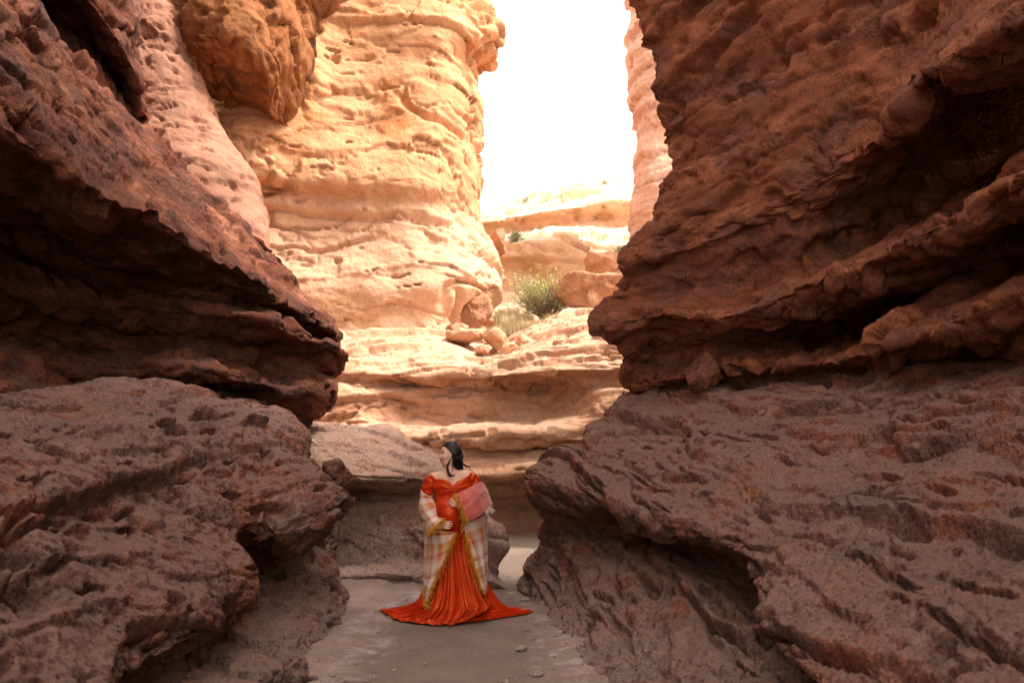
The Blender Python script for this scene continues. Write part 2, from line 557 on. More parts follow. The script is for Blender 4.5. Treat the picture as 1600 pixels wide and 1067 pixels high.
# --- right wall: lower ledge with its undercut
rows = net([
    [(806, 922), (820, 945), (835, 962), (846, 995), (862, 1030), (882, 1067), (935, 1130), (1010, 1300)],
    [(826, 893, 9.7), (850, 905, 8.9), (900, 915, 8.0), (925, 938, 7.3), (975, 982, 6.3), (1035, 1037, 5.4), (1150, 1110, 4.5), (1350, 1350, 3.0)],
    [(840, 850, 9.6), (868, 852, 9.0), (925, 850, 8.4), (985, 865, 7.6), (1060, 895, 6.6), (1125, 960, 5.5), (1200, 1050, 4.55), (1400, 1260, 3.1)],
    [(850, 808, 9.6), (890, 812, 9.1), (955, 826, 8.7), (1030, 842, 8.0), (1120, 872, 6.9), (1190, 930, 5.8), (1270, 1030, 4.8), (1480, 1210, 3.2)],
    [(826, 782, 9.2), (880, 796, 8.5), (945, 803, 7.7), (1030, 838, 6.7), (1110, 850, 5.7), (1165, 905, 4.95), (1215, 1010, 4.15), (1360, 1170, 3.0)],
    [(818, 744, 9.15), (872, 757, 8.4), (945, 772, 7.6), (1035, 800, 6.6), (1130, 815, 5.6), (1200, 880, 4.75), (1270, 980, 3.95), (1440, 1120, 2.85)],
    [(850, 720, 9.4), (915, 725, 8.7), (985, 728, 7.9), (1085, 745, 6.9), (1190, 765, 5.9), (1300, 810, 4.9), (1420, 880, 4.0), (1620, 1000, 2.85)],
    [(906, 690, 9.7), (965, 690, 9.1), (1040, 690, 8.4), (1130, 690, 7.5), (1260, 700, 6.4), (1400, 725, 5.3), (1560, 770, 4.2), (1800, 860, 3.0)],
    [(915, 655, 10.2), (985, 648, 9.7), (1060, 645, 9.1), (1170, 640, 8.2), (1310, 640, 7.0), (1460, 640, 5.8), (1640, 660, 4.6), (1950, 700, 3.2)],
    [(960, 632, 10.9), (1010, 615, 10.5), (1080, 600, 10.0), (1190, 595, 9.2), (1330, 590, 7.9), (1480, 578, 6.6), (1660, 560, 5.2), (2000, 560, 3.6)],
    [(985, 612, 11.6), (1040, 598, 11.4), (1110, 585, 11.0), (1220, 580, 10.2), (1360, 572, 8.8), (1510, 560, 7.4), (1690, 540, 5.8), (2050, 520, 4.0)],
], pre=[(.5, 1.2, -.05), (1.6, .9, 0)], post=[(.4, -3.2, -.1), (.2, -5.0, 0)])
rows.append(shift_row(rows[-1], (3.0, .6, .1)))
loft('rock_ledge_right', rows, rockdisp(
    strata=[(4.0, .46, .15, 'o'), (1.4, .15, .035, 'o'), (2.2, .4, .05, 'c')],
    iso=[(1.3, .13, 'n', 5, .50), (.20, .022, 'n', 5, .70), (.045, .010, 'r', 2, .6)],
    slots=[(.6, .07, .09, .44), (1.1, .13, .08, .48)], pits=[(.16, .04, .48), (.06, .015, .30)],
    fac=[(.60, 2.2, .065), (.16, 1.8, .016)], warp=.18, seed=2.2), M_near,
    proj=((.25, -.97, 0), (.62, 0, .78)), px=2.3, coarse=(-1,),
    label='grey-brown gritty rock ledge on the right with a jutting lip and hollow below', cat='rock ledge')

# --- right wall: upper overhanging face
rows = net([
    [(975, 640, 11.0), (1040, 618, 10.5), (1110, 606, 10.0), (1200, 598, 9.3), (1330, 596, 8.0), (1480, 590, 6.7), (1660, 575, 5.3), (2000, 580, 3.7)],
    [(985, 606, 10.5), (1050, 590, 9.9), (1120, 574, 9.4), (1210, 566, 8.8), (1310, 560, 7.6), (1455, 508, 6.1), (1610, 442, 4.9), (1900, 330, 3.5)],
    [(990, 585, 10.7), (1050, 560, 10.3), (1125, 545, 9.8), (1215, 530, 10.3), (1320, 520, 10.3), (1470, 462, 8.9), (1640, 395, 7.5), (1950, 270, 5.8)],
    [(978, 575, 10.2), (1040, 530, 9.9), (1125, 522, 9.3), (1215, 505, 8.7), (1320, 462, 7.6), (1450, 408, 6.3), (1600, 318, 5.0), (1880, 160, 3.5)],
    [(926, 515, 10.0), (1035, 492, 9.5), (1130, 492, 8.9), (1225, 452, 8.2), (1325, 410, 7.2), (1450, 350, 6.0), (1600, 262, 4.8), (1860, 90, 3.4)],
    [(945, 478, 10.2), (1050, 455, 9.9), (1150, 440, 9.5), (1255, 412, 8.9), (1375, 368, 9.35), (1500, 290, 9.5), (1650, 190, 8.2), (1950, 10, 6.4)],
    [(978, 425, 10.2), (1050, 395, 9.7), (1150, 372, 9.2), (1265, 352, 8.7), (1385, 310, 9.0), (1510, 200, 8.9), (1660, 100, 7.6), (1950, -80, 5.8)],
    [(990, 385, 10.2), (1055, 345, 9.6), (1150, 315, 9.1), (1270, 282, 8.4), (1385, 222, 7.6), (1460, 115, 6.5), (1610, 35, 5.1), (1880, -180, 3.6)],
    [(1032, 330, 10.3), (1075, 290, 9.8), (1160, 240, 9.2), (1280, 190, 8.5), (1400, 120, 7.8), (1500, 20, 6.9), (1650, -80, 5.6), (1900, -300, 4.0)],
    [(1036, 240, 10.3), (1085, 190, 9.8), (1170, 130, 9.2), (1290, 70, 8.5), (1410, 0, 7.9), (1520, -100, 7.0), (1660, -220, 5.7), (1920, -420, 4.1)],
    [(1018, 160, 10.2), (1075, 90, 9.7), (1165, 20, 9.2), (1290, -50, 8.5), (1410, -120, 7.9), (1520, -230, 7.0), (1660, -350, 5.8), (1920, -560, 4.2)],
    [(1006, 60, 10.2), (1065, -20, 9.8), (1160, -90, 9.2), (1290, -170, 8.5), (1410, -240, 7.9), (1520, -350, 7.1), (1660, -480, 5.9), (1920, -700, 4.3)],
    [(998, -60, 10.3), (1065, -120, 9.9), (1165, -200, 9.4), (1300, -280, 8.8), (1420, -350, 8.2), (1530, -470, 7.4), (1670, -600, 6.2), (1920, -850, 4.6)],
    [(1005, -230, 10.6), (1075, -290, 10.2), (1180, -370, 9.8), (1320, -450, 9.2), (1440, -540, 8.6), (1550, -660, 7.8), (1690, -800, 6.6), (1950, -1050, 5.0)],
], pre=[(.7, .7, 0), (2.2, .4, 0), (2.5, .1, 0)], post=[(.5, -3.5, .3), (.2, -5.0, 0)])
rows.insert(0, shift_row(rows[0], (.9, .3, -.7)))
rows[-1] = [np.array(q) * t + (np.array(p) + np.array((1.6, .2, .5))) * (1 - t) for p, q, t in zip(rows[-2], rows[-1], np.clip(np.linspace(-1.6, 1.8, len(rows[-1])), 0, 1))]  # far end of the unseen top set back to let in sky light
rows.append([np.array(q) + np.array((-2.4 * t, 0, .3 + 8.0 * t)) for q, t in zip(rows[-1], np.clip(np.linspace(-2.0, 1.5, len(rows[-1])), 0, 1))])  # unseen top, raised and leaned inward near the camera to keep sky light out
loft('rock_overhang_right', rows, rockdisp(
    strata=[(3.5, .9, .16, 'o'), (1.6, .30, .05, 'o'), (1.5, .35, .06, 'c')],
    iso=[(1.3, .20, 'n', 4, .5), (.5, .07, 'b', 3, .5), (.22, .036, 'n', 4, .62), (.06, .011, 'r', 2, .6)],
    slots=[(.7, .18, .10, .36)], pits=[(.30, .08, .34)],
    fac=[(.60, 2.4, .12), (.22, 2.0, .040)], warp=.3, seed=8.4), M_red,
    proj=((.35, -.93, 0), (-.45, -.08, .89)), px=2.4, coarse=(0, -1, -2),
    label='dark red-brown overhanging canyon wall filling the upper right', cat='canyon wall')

# --- left wall: lower ledge
rows = net([
    [(560, 938), (552, 965), (550, 1000), (534, 1035), (515, 1067), (440, 1130), (330, 1330)],
    [(532, 895, 8.7), (520, 925, 8.0), (495, 958, 7.1), (465, 998, 6.3), (430, 1043, 5.4), (320, 1110, 4.4), (100, 1350, 2.9)],
    [(518, 845, 8.8), (485, 880, 8.5), (435, 915, 7.6), (405, 985, 6.3), (345, 1010, 5.5), (260, 1060, 4.6), (40, 1240, 3.0)],
    [(500, 806, 8.7), (450, 850, 8.6), (375, 868, 7.5), (365, 978, 6.1), (290, 1000, 5.4), (200, 1040, 4.6), (-60, 1180, 3.0)],
    [(535, 795, 7.7), (462, 856, 7.0), (366, 852, 6.6), (404, 924, 5.8), (335, 992, 4.95), (240, 1045, 4.15), (20, 1170, 2.8)],
    [(546, 776, 7.55), (466, 828, 6.8), (372, 832, 6.2), (385, 890, 5.6), (310, 945, 4.8), (210, 1000, 4.0), (-60, 1100, 2.7)],
    [(500, 735, 7.7), (420, 765, 6.9), (345, 785, 6.2), (290, 815, 5.5), (205, 845, 4.75), (100, 880, 4.0), (-180, 950, 2.75)],
    [(478, 705, 8.2), (405, 705, 7.4), (325, 715, 6.6), (235, 730, 5.8), (140, 740, 5.0), (20, 760, 4.2), (-280, 800, 2.9)],
    [(470, 672, 8.9), (395, 648, 8.1), (300, 640, 7.2), (190, 648, 6.2), (80, 660, 5.3), (-50, 670, 4.4), (-360, 690, 3.1)],
    [(440, 650, 9.4), (370, 624, 8.7), (260, 603, 7.9), (150, 611, 6.9), (30, 612, 5.8), (-120, 610, 4.8), (-430, 610, 3.3)],
    [(405, 652, 10.4), (330, 630, 9.9), (215, 612, 9.2), (95, 618, 8.2), (-40, 620, 7.0), (-200, 620, 5.7), (-550, 620, 4.0)],
], pre=[(-.5, 1.3, -.03), (-1.6, .8, 0)], post=[(-.4, -3.2, -.1), (-.2, -5.0, 0)])
rows.append(shift_row(rows[-1], (-3.0, .6, .1)))
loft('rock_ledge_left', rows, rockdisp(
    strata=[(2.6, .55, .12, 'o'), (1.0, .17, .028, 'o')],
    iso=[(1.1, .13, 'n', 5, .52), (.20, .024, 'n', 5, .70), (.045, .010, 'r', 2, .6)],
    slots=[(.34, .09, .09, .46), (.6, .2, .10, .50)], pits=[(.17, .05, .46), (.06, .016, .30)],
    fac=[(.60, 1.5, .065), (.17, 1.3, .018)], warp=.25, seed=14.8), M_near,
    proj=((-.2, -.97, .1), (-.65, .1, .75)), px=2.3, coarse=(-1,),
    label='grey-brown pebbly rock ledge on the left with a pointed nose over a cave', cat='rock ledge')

# --- left wall: upper layered overhang
rows = net([
    [(488, 655, 10.3), (420, 642, 10.0), (340, 625, 9.4), (235, 618, 8.7), (105, 615, 7.5), (-50, 615, 6.2), (-400, 620, 4.2)],
    [(500, 640, 10.0), (425, 632, 9.5), (340, 612, 8.9), (230, 606, 8.4), (95, 600, 7.4), (-70, 595, 6.1), (-420, 590, 4.3)],
    [(518.0, 618, 9.8), (435.0, 616, 9.0), (345.0, 594, 8.3), (230.0, 589, 8.0), (85, 574, 7.4), (-90, 564, 6.1), (-450, 544, 4.4)],
    [(522.0, 592, 9.8), (438.0, 590, 9.0), (347.0, 568, 8.3), (231.0, 563, 8.0), (85, 548, 7.7), (-90, 538, 6.7), (-450, 518, 5.0)],
    [(505, 583, 10.1), (425, 560, 9.6), (325, 545, 9.0), (205, 540, 9.35), (60, 525, 9.2), (-120, 500, 7.9), (-480, 460, 6.1)],
    [(539.0, 571, 9.8), (463.5, 532, 9.0), (371.0, 506, 8.3), (249.5, 489, 8.7), (90, 469, 8.8), (-100, 434, 7.6), (-470, 354, 5.8)],
    [(542.0, 545, 9.82), (465.75, 506, 9.02), (372.5, 480, 8.32), (250.25, 463, 8.77), (90, 443, 8.92), (-100, 408, 7.72), (-470, 328, 5.92)],
    [(505, 532, 10.2), (432, 492, 9.7), (335, 462, 9.1), (205, 432, 9.55), (50, 380, 9.7), (-120, 320, 8.4), (-480, 200, 6.5)],
    [(523.0, 522, 9.9), (443.5, 476, 9.0), (327.0, 406, 7.8), (200.5, 328, 6.8), (70, 256, 5.8), (-60, 182, 4.8), (-380, -6, 3.3)],
    [(517.0, 500, 9.95), (439.0, 454, 9.05), (324.0, 384, 7.85), (199.0, 306, 6.85), (70, 234, 5.85), (-60, 160, 4.85), (-380, -28, 3.35)],
    [(480, 470, 10.2), (415, 415, 9.3), (312, 345, 8.3), (205, 262, 7.3), (95, 170, 6.3), (-20, 80, 5.3), (-330, -130, 3.7)],
    [(455, 440, 10.5), (400, 375, 9.9), (305, 292, 9.1), (206, 196, 8.1), (110, 82, 7.0), (20, -25, 6.0), (-260, -250, 4.2)],
    [(438, 428, 11.1), (380, 355, 10.7), (265, 240, 10.6), (172, 125, 10.2), (95, 20, 9.2), (0, -90, 8.0), (-260, -330, 6.0)],
    [(430, 400, 11.0), (340, 322, 10.7), (230, 225, 9.8), (208, 108, 8.7), (140, 5, 7.7), (60, -100, 6.6), (-200, -370, 4.8)],
    [(330, 350, 11.8), (232, 235, 11.0), (216, 150, 10.0), (214, 0, 9.3), (170, -120, 8.5), (100, -250, 7.4), (-140, -560, 5.4)],
    [(215, 190, 12.0), (206, 90, 11.2), (206, -30, 10.4), (190, -160, 9.8), (150, -300, 9.0), (90, -430, 8.0), (-140, -760, 6.0)],
    [(195, -60, 12.2), (190, -160, 11.6), (175, -260, 10.8), (160, -350, 10.3), (120, -500, 9.6), (60, -650, 8.6), (-180, -1000, 6.6)],
], pre=[(-.5, 1.3, 0), (-2.0, .8, 0), (-2.0, .4, 0)], post=[(-.5, -3.5, .3), (-.2, -5.0, 0)])
rows.insert(0, shift_row(rows[0], (-.9, .3, -.7)))
rows.append([np.array(q) + np.array((2.8 * t, 0, .3 + 6.5 * t)) for q, t in zip(rows[-1], np.clip(np.linspace(-2.0, 1.5, len(rows[-1])), 0, 1))])  # unseen left top, added height and inward lean to darken the near canyon
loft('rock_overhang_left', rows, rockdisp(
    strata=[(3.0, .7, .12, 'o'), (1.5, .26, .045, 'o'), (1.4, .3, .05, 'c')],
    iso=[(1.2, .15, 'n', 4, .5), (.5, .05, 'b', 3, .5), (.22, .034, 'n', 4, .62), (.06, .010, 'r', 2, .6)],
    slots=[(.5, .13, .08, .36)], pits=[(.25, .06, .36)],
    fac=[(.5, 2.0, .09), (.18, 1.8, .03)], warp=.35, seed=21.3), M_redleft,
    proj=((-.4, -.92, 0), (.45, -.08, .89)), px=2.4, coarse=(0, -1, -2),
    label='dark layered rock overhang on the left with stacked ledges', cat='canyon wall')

# --- pink wall behind the left overhang
rows = net([
    [(418, 430, 12.2), (385, 430, 12.0), (330, 430, 11.8), (250, 430, 11.8), (150, 430, 12)],
    [(413, 370, 12.3), (380, 360, 12.0), (320, 350, 11.8), (230, 345, 11.8), (140, 345, 12)],
    [(398, 285, 12.6), (360, 270, 12.2), (300, 260, 12.0), (215, 255, 12.0), (120, 255, 12.2)],
    [(345, 190, 12.9), (320, 180, 12.5), (275, 170, 12.3), (205, 165, 12.3), (110, 165, 12.5)],
    [(302, 95, 13.1), (285, 90, 12.7), (248, 85, 12.5), (195, 80, 12.5), (100, 80, 12.7)],
    [(280, 0, 13.3), (262, -5, 12.9), (232, -10, 12.7), (185, -15, 12.7), (90, -15, 12.9)],
    [(258, -120, 13.6), (240, -125, 13.2), (210, -130, 13), (165, -130, 13.0), (70, -130, 13.2)],
    [(240, -300, 14), (220, -300, 13.6), (190, -300, 13.4), (145, -300, 13.4), (50, -300, 13.6)],
], pre=[(-.35, .9, 0), (-1.6, 1.5, 0), (-3, 1.5, 0)], post=[(-2, .2, 0)])
loft('pink_rock_wall', rows, rockdisp(
    strata=[(1.2, .3, .05, 'c')],
    iso=[(1.2, .14, 'n', 4, .5), (.2, .022, 'n', 4, .6)], slots=[(.3, .09, .06, .42)],
    pits=[(.22, .07, .42)], fac=[(.5, 1.6, .05), (.2, 1.6, .016)], warp=.4, seed=30.1), M_pink, px=1.7,
    proj=((.6, .8, 0), (-.3, .2, .93)),
    label='smooth pink sandstone wall with small pits behind the dark left overhang', cat='canyon wall')

# --- the tall bright cliff, with the darker bulging shoulder at its upper left
rows = net([
    [(758, 560, 17.6), (745, 540, 16.6), (700, 535, 16.0), (640, 530, 15.7), (580, 530, 15.6), (520, 530, 15.6), (460, 530, 15.5), (400, 530, 15.3), (340, 530, 15), (270, 530, 15)],
    [(748, 505, 17.5), (725, 500, 16.5), (690, 495, 15.9), (640, 490, 15.6), (580, 488, 15.5), (520, 490, 15.5), (460, 490, 15.4), (400, 490, 15.2), (340, 490, 15), (270, 490, 15)],
    [(786, 455, 17.2), (755, 450, 16.2), (705, 445, 15.6), (640, 445, 15.4), (580, 445, 15.4), (520, 445, 15.4), (460, 445, 15.3), (400, 445, 15.1), (340, 445, 14.9), (270, 440, 15)],
    [(778, 395, 17.3), (745, 390, 16.3), (700, 385, 15.8), (640, 380, 15.6), (580, 380, 15.6), (520, 375, 15.6), (460, 370, 15.5), (400, 365, 15.3), (340, 360, 15), (270, 360, 15)],
    [(752, 335, 17.3), (730, 330, 16.5), (690, 325, 15.9), (640, 320, 15.7), (580, 315, 15.7), (520, 312, 15.7), (460, 305, 15.6), (400, 295, 15.4), (340, 290, 15.1), (270, 290, 15)],
    [(750, 300, 17.2), (728, 292, 16.3), (690, 285, 15.7), (640, 285, 15.5), (580, 285, 15.45), (520, 282, 15.4), (460, 278, 15.3), (400, 270, 15.0), (340, 262, 14.8), (270, 260, 15)],
    [(755, 215, 17.1), (730, 215, 16.3), (690, 215, 15.7), (640, 215, 15.5), (580, 215, 15.5), (520, 212, 15.4), (465, 208, 15.2), (410, 205, 14.9), (345, 205, 14.6), (270, 205, 15)],
    [(748, 150, 17.2), (725, 150, 16.4), (690, 150, 15.9), (640, 150, 15.7), (580, 150, 15.7), (520, 150, 15.5), (478, 150, 15.1), (425, 150, 15.0), (350, 150, 14.8), (270, 150, 15)],
    [(732, 92, 17.4), (722, 92, 16.6), (690, 92, 16.1), (640, 92, 15.9), (580, 92, 15.8), (520, 95, 15.6), (474, 110, 15.0), (430, 95, 15.0), (350, 95, 14.9), (275, 95, 15)],
    [(776, 52, 16.9), (735, 52, 16.4), (690, 50, 16.0), (640, 48, 15.9), (580, 45, 15.9), (520, 45, 15.7), (474, 62, 15.2), (430, 50, 15.1), (360, 50, 15), (280, 50, 15)],
    [(772, 8, 17.0), (735, 5, 16.6), (690, 0, 16.2), (640, -2, 16.1), (580, -5, 16.1), (520, -5, 15.9), (474, 0, 15.4), (430, 0, 15.3), (370, 0, 15.2), (285, 0, 15.2)],
    [(740, -60, 17.4), (720, -65, 17.0), (690, -70, 16.6), (640, -75, 16.5), (580, -80, 16.5), (520, -80, 16.3), (474, -80, 15.8), (430, -80, 15.7), (370, -80, 15.6), (280, -80, 15.6)],
    [(730, -200, 17.9), (710, -210, 17.5), (680, -220, 17.2), (630, -220, 17.1), (570, -225, 17.1), (515, -225, 17.0), (470, -225, 16.6), (430, -230, 16.4), (360, -230, 16.3), (270, -230, 16.3)],
], pre=[(-.3, 1.6, 0), (-2.0, 2.0, .3), (-4, 1.5, .3)], post=[(-3, 1.0, 0)])
loft('sunlit_cliff', rows, rockdisp(
    strata=[(7.0, 1.2, .17, 'o'), (2.6, .36, .060, 'o'), (1.2, .13, .018, 'o'), (4.0, .9, .16, 'c')],
    iso=[(3.0, .22, 'n', 3, .4), (.25, .016, 'n', 4, .6)], slots=[(.8, .07, .14, .56)],
    pits=[(.4, .14, .62)], fac=[(1.6, 2.4, .13), (.5, 2.6, .035), (.18, 2.0, .010)], warp=.35, seed=40.7), M_cliff, px=1.35,
    proj=((.96, .28, 0), (-.1, .35, .93)),
    label='tall sunlit ochre sandstone cliff with cracked horizontal beds beside the sky', cat='cliff')

# --- dark bulging shoulder hanging over the left of the cliff
rows = net([
    [(442, 205, 15.3), (425, 200, 15.0), (395, 175, 14.9), (345, 150, 14.8), (290, 125, 14.8), (240, 110, 14.8)],
    [(438, 192, 14.7), (420, 180, 14.3), (390, 155, 14.1), (340, 132, 13.9), (290, 105, 13.9), (240, 90, 14)],
    [(455, 150, 14.4), (428, 140, 13.6), (390, 118, 13.1), (340, 100, 12.9), (290, 80, 13.0), (240, 65, 13.2)],
    [(466, 105, 14.3), (436, 98, 13.3), (395, 82, 12.7), (345, 70, 12.5), (292, 55, 12.7), (240, 40, 13)],
    [(470, 60, 14.3), (440, 52, 13.2), (398, 42, 12.6), (350, 34, 12.4), (295, 22, 12.7), (240, 10, 13)],
    [(472, 0, 14.4), (442, -8, 13.4), (400, -15, 12.8), (352, -22, 12.6), (297, -30, 12.9), (240, -40, 13.2)],
    [(520, -70, 14.3), (455, -80, 13.3), (398, -100, 13.2), (350, -108, 13.0), (295, -115, 13.3), (240, -120, 13.6)],  # from here up: out of view, stretched to the right to shade the shoulder
    [(590, -230, 14.6), (500, -240, 13.8), (390, -250, 14.5), (345, -255, 14.3), (290, -260, 14.5), (240, -265, 14.7)],
], pre=[(.05, .7, 0), (-.3, 1.2, 0)], post=[(-2, .5, 0)])
loft('rock_shoulder', rows, rockdisp(
    strata=[(2.0, .6, .07, 'c')], iso=[(1.4, .24, 'n', 5, .5), (.2, .03, 'n', 4, .62)],
    slots=[(.4, .12, .07, .4)], pits=[(.3, .08, .42)], fac=[(.9, 1.4, .15), (.3, 1.4, .05)], warp=.3, seed=47.7), M_dome, px=1.7,
    proj=((.96, .28, 0), (-.2, .4, .9)),
    label='dark orange rock shoulder bulging out beside the top of the sunlit cliff', cat='rock')

# --- stepped back wall across the canyon
X0 = [440, 500, 560, 620, 690, 760, 830, 880, 930, 985, 1060]
def brow(pys, Ys):
    return [(x, p, y) for x, p, y in zip(X0, pys, Ys)]
rows = net([
    brow([870] * 11, [13.2, 13.2, 13.2, 13.2, 13.4, 13.8, 13.8, 13.4, 13.2, 13, 13]),
    brow([838] * 11, [13.2, 13.2, 13.2, 13.2, 13.5, 13.9, 13.9, 13.4, 13.2, 13, 13]),
    brow([775, 775, 775, 772, 772, 775, 775, 775, 770, 770, 770], [13, 13, 13, 13.1, 13.5, 14.1, 14.1, 13.6, 13.2, 13, 13]),
    brow([742, 742, 744, 744, 747, 747, 744, 737, 732, 732, 732], [12.3, 12.3, 12.3, 12.3, 12.2, 12.2, 12.2, 12.2, 12.2, 12.2, 12.2]),
    brow([720, 720, 720, 718, 718, 718, 712, 710, 706, 704, 704], [12.4, 12.4, 12.4, 12.45, 12.3, 12.3, 12.3, 12.3, 12.3, 12.3, 12.3]),
    brow([704, 704, 704, 698, 700, 697, 699, 700, 697, 694, 694], [12.6, 12.6, 12.6, 12.7, 12.7, 12.8, 12.9, 12.8, 12.7, 12.6, 12.5]),
    brow([694, 694, 692, 686, 690, 688, 690, 692, 690, 686, 684], [12.6, 12.6, 12.6, 12.6, 12.5, 12.35, 12.3, 12.35, 12.5, 12.5, 12.5]),
    brow([676, 676, 672, 667, 672, 669, 665, 662, 664, 664, 664], [12.7, 12.7, 12.75, 12.75, 12.6, 12.5, 12.45, 12.5, 12.5, 12.55, 12.55]),
    brow([658, 658, 654, 655, 660, 657, 651, 643, 652, 652, 652], [12.8, 12.8, 12.85, 13.05, 13.2, 13.3, 13.3, 13.1, 12.65, 12.6, 12.6]),
    brow([634, 634, 630, 634, 640, 634, 624, 614, 627, 630, 630], [12.9, 12.9, 12.9, 13.1, 13.3, 13.45, 13.8, 13.5, 12.7, 12.6, 12.6]),
    brow([613, 613, 609, 613, 617, 612, 607, 603, 606, 608, 608], [13.0, 13.0, 13.0, 13.1, 13.3, 13.4, 13.9, 13.5, 12.8, 12.7, 12.7]),
    brow([598, 598, 595, 599, 602, 598, 595, 595, 596, 596, 596], [13.15, 13.15, 13.1, 13.35, 13.5, 13.5, 13.4, 13.2, 13.0, 12.9, 12.9]),
    brow([582, 582, 580, 587, 592, 590, 583, 579, 578, 577, 577], [13.1, 13.1, 13.05, 13.0, 13.0, 13.0, 12.8, 12.7, 12.7, 12.7, 12.7]),
    brow([562, 560, 556, 566, 574, 576, 566, 560, 556, 556, 556], [13.5, 13.5, 13.4, 13.3, 13.2, 13.2, 13.0, 12.95, 12.9, 12.9, 12.9]),
    brow([535, 532, 530, 540, 556, 566, 552, 540, 532, 530, 528], [14.4, 14.4, 14.2, 14.0, 13.8, 13.6, 13.2, 13.2, 13.2, 13.2, 13.2]),
    brow([515, 510, 508, 515, 530, 556, 536, 515, 502, 500, 500], [15.6, 15.6, 15.5, 15.4, 15.1, 14.8, 14.3, 14.4, 14.4, 14.4, 14.4]),
    brow([505, 498, 495, 498, 512, 540, 518, 496, 486, 484, 486], [16.8, 16.8, 16.8, 16.8, 16.6, 16.5, 15.8, 15.8, 15.8, 15.8, 15.8]),
    brow([500, 495, 492, 494, 505, 530, 512, 494, 484, 482, 484], [18.5, 18.5, 18.5, 18.5, 18.3, 18.0, 17.6, 17.6, 17.6, 17.6, 17.6]),
], pre=[(-2.5, .5, 0)], post=[(2.5, .8, 0)])
loft('stepped_rock_wall', rows, rockdisp(
    strata=[(3.5, .5, .13, 'o'), (1.5, .17, .045, 'o'), (3.5, .34, .07, 'c')],
    iso=[(1.6, .12, 'n', 4, .45), (.22, .022, 'n', 4, .6)], slots=[(.8, .08, .10, .36)],
    pits=[(.3, .05, .5)], fac=[(.55, 2.4, .08), (.2, 2.0, .028)], warp=.2, seed=52.9), M_step, px=1.5,
    proj=((1, .1, 0), (0, .5, .87)),
    label='orange stepped rock wall of stacked ledges across the end of the canyon', cat='rock wall')

# --- grey slab and wall just behind the person, left
rows = net([
    [(812, 935), (770, 932), (720, 928), (650, 928), (590, 930), (540, 934), (490, 938), (430, 940)],
    [(790, 915, 9.65), (755, 905, 9.6), (715, 902, 9.6), (650, 902, 9.65), (590, 900, 9.55), (540, 900, 9.4), (490, 900, 9.3), (430, 900, 9.3)],
    [(774, 888, 9.9), (748, 872, 9.7), (712, 868, 9.75), (650, 868, 9.85), (590, 868, 9.8), (540, 868, 9.7), (490, 865, 9.6), (430, 865, 9.6)],
    [(793, 858, 9.7), (758, 840, 9.6), (714, 834, 9.75), (650, 832, 9.85), (590, 830, 9.8), (540, 830, 9.7), (490, 825, 9.6), (430, 825, 9.6)],
    [(787, 828, 9.8), (752, 810, 9.7), (712, 803, 9.8), (650, 800, 9.95), (590, 796, 9.95), (540, 792, 9.9), (490, 790, 9.8), (430, 790, 9.8)],
    [(768, 810, 10.0), (742, 790, 9.9), (706, 780, 9.95), (650, 774, 10.05), (590, 772, 10.1), (540, 770, 10.1), (490, 766, 10), (430, 766, 10)],
    [(756, 800, 10.2), (730, 776, 10.1), (700, 764, 9.85), (645, 762, 9.65), (590, 760, 9.5), (540, 757, 9.35), (490, 752, 9.25), (430, 752, 9.25)],
    [(740, 790, 10.5), (716, 758, 10.3), (699, 738, 9.9), (640, 742, 9.55), (585, 741, 9.38), (535, 737, 9.2), (488, 732, 9.15), (430, 732, 9.15)],
    [(728, 784, 11.0), (706, 738, 10.7), (688, 712, 10.4), (635, 710, 10.0), (580, 708, 9.75), (532, 705, 9.6), (486, 705, 9.5), (430, 705, 9.5)],
    [(722, 782, 11.5), (700, 730, 11.3), (666, 700, 11.1), (625, 684, 10.9), (575, 680, 10.6), (528, 676, 10.4), (484, 675, 10.3), (430, 675, 10.3)],
    [(722, 788, 12.3), (695, 735, 12.2), (648, 700, 12.0), (615, 668, 12.0), (570, 664, 12), (525, 661, 11.9), (482, 660, 11.8), (430, 660, 11.8)],
    [(722, 798, 12.9), (692, 745, 12.9), (643, 705, 12.9), (610, 674, 12.9), (565, 670, 12.9), (522, 668, 12.9), (480, 667, 12.8), (430, 667, 12.8)],
], pre=[(-.15, .45, 0), (-.6, 1.0, 0)], post=[(-1.5, 0, 0)])
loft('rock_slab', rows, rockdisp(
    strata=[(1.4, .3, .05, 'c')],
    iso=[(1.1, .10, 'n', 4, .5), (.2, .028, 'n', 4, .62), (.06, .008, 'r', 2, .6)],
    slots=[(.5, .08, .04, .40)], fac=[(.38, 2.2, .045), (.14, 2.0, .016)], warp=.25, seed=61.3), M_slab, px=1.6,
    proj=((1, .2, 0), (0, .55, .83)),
    label='flat-topped grey-brown rock slab on a low wall just behind the person', cat='rock')

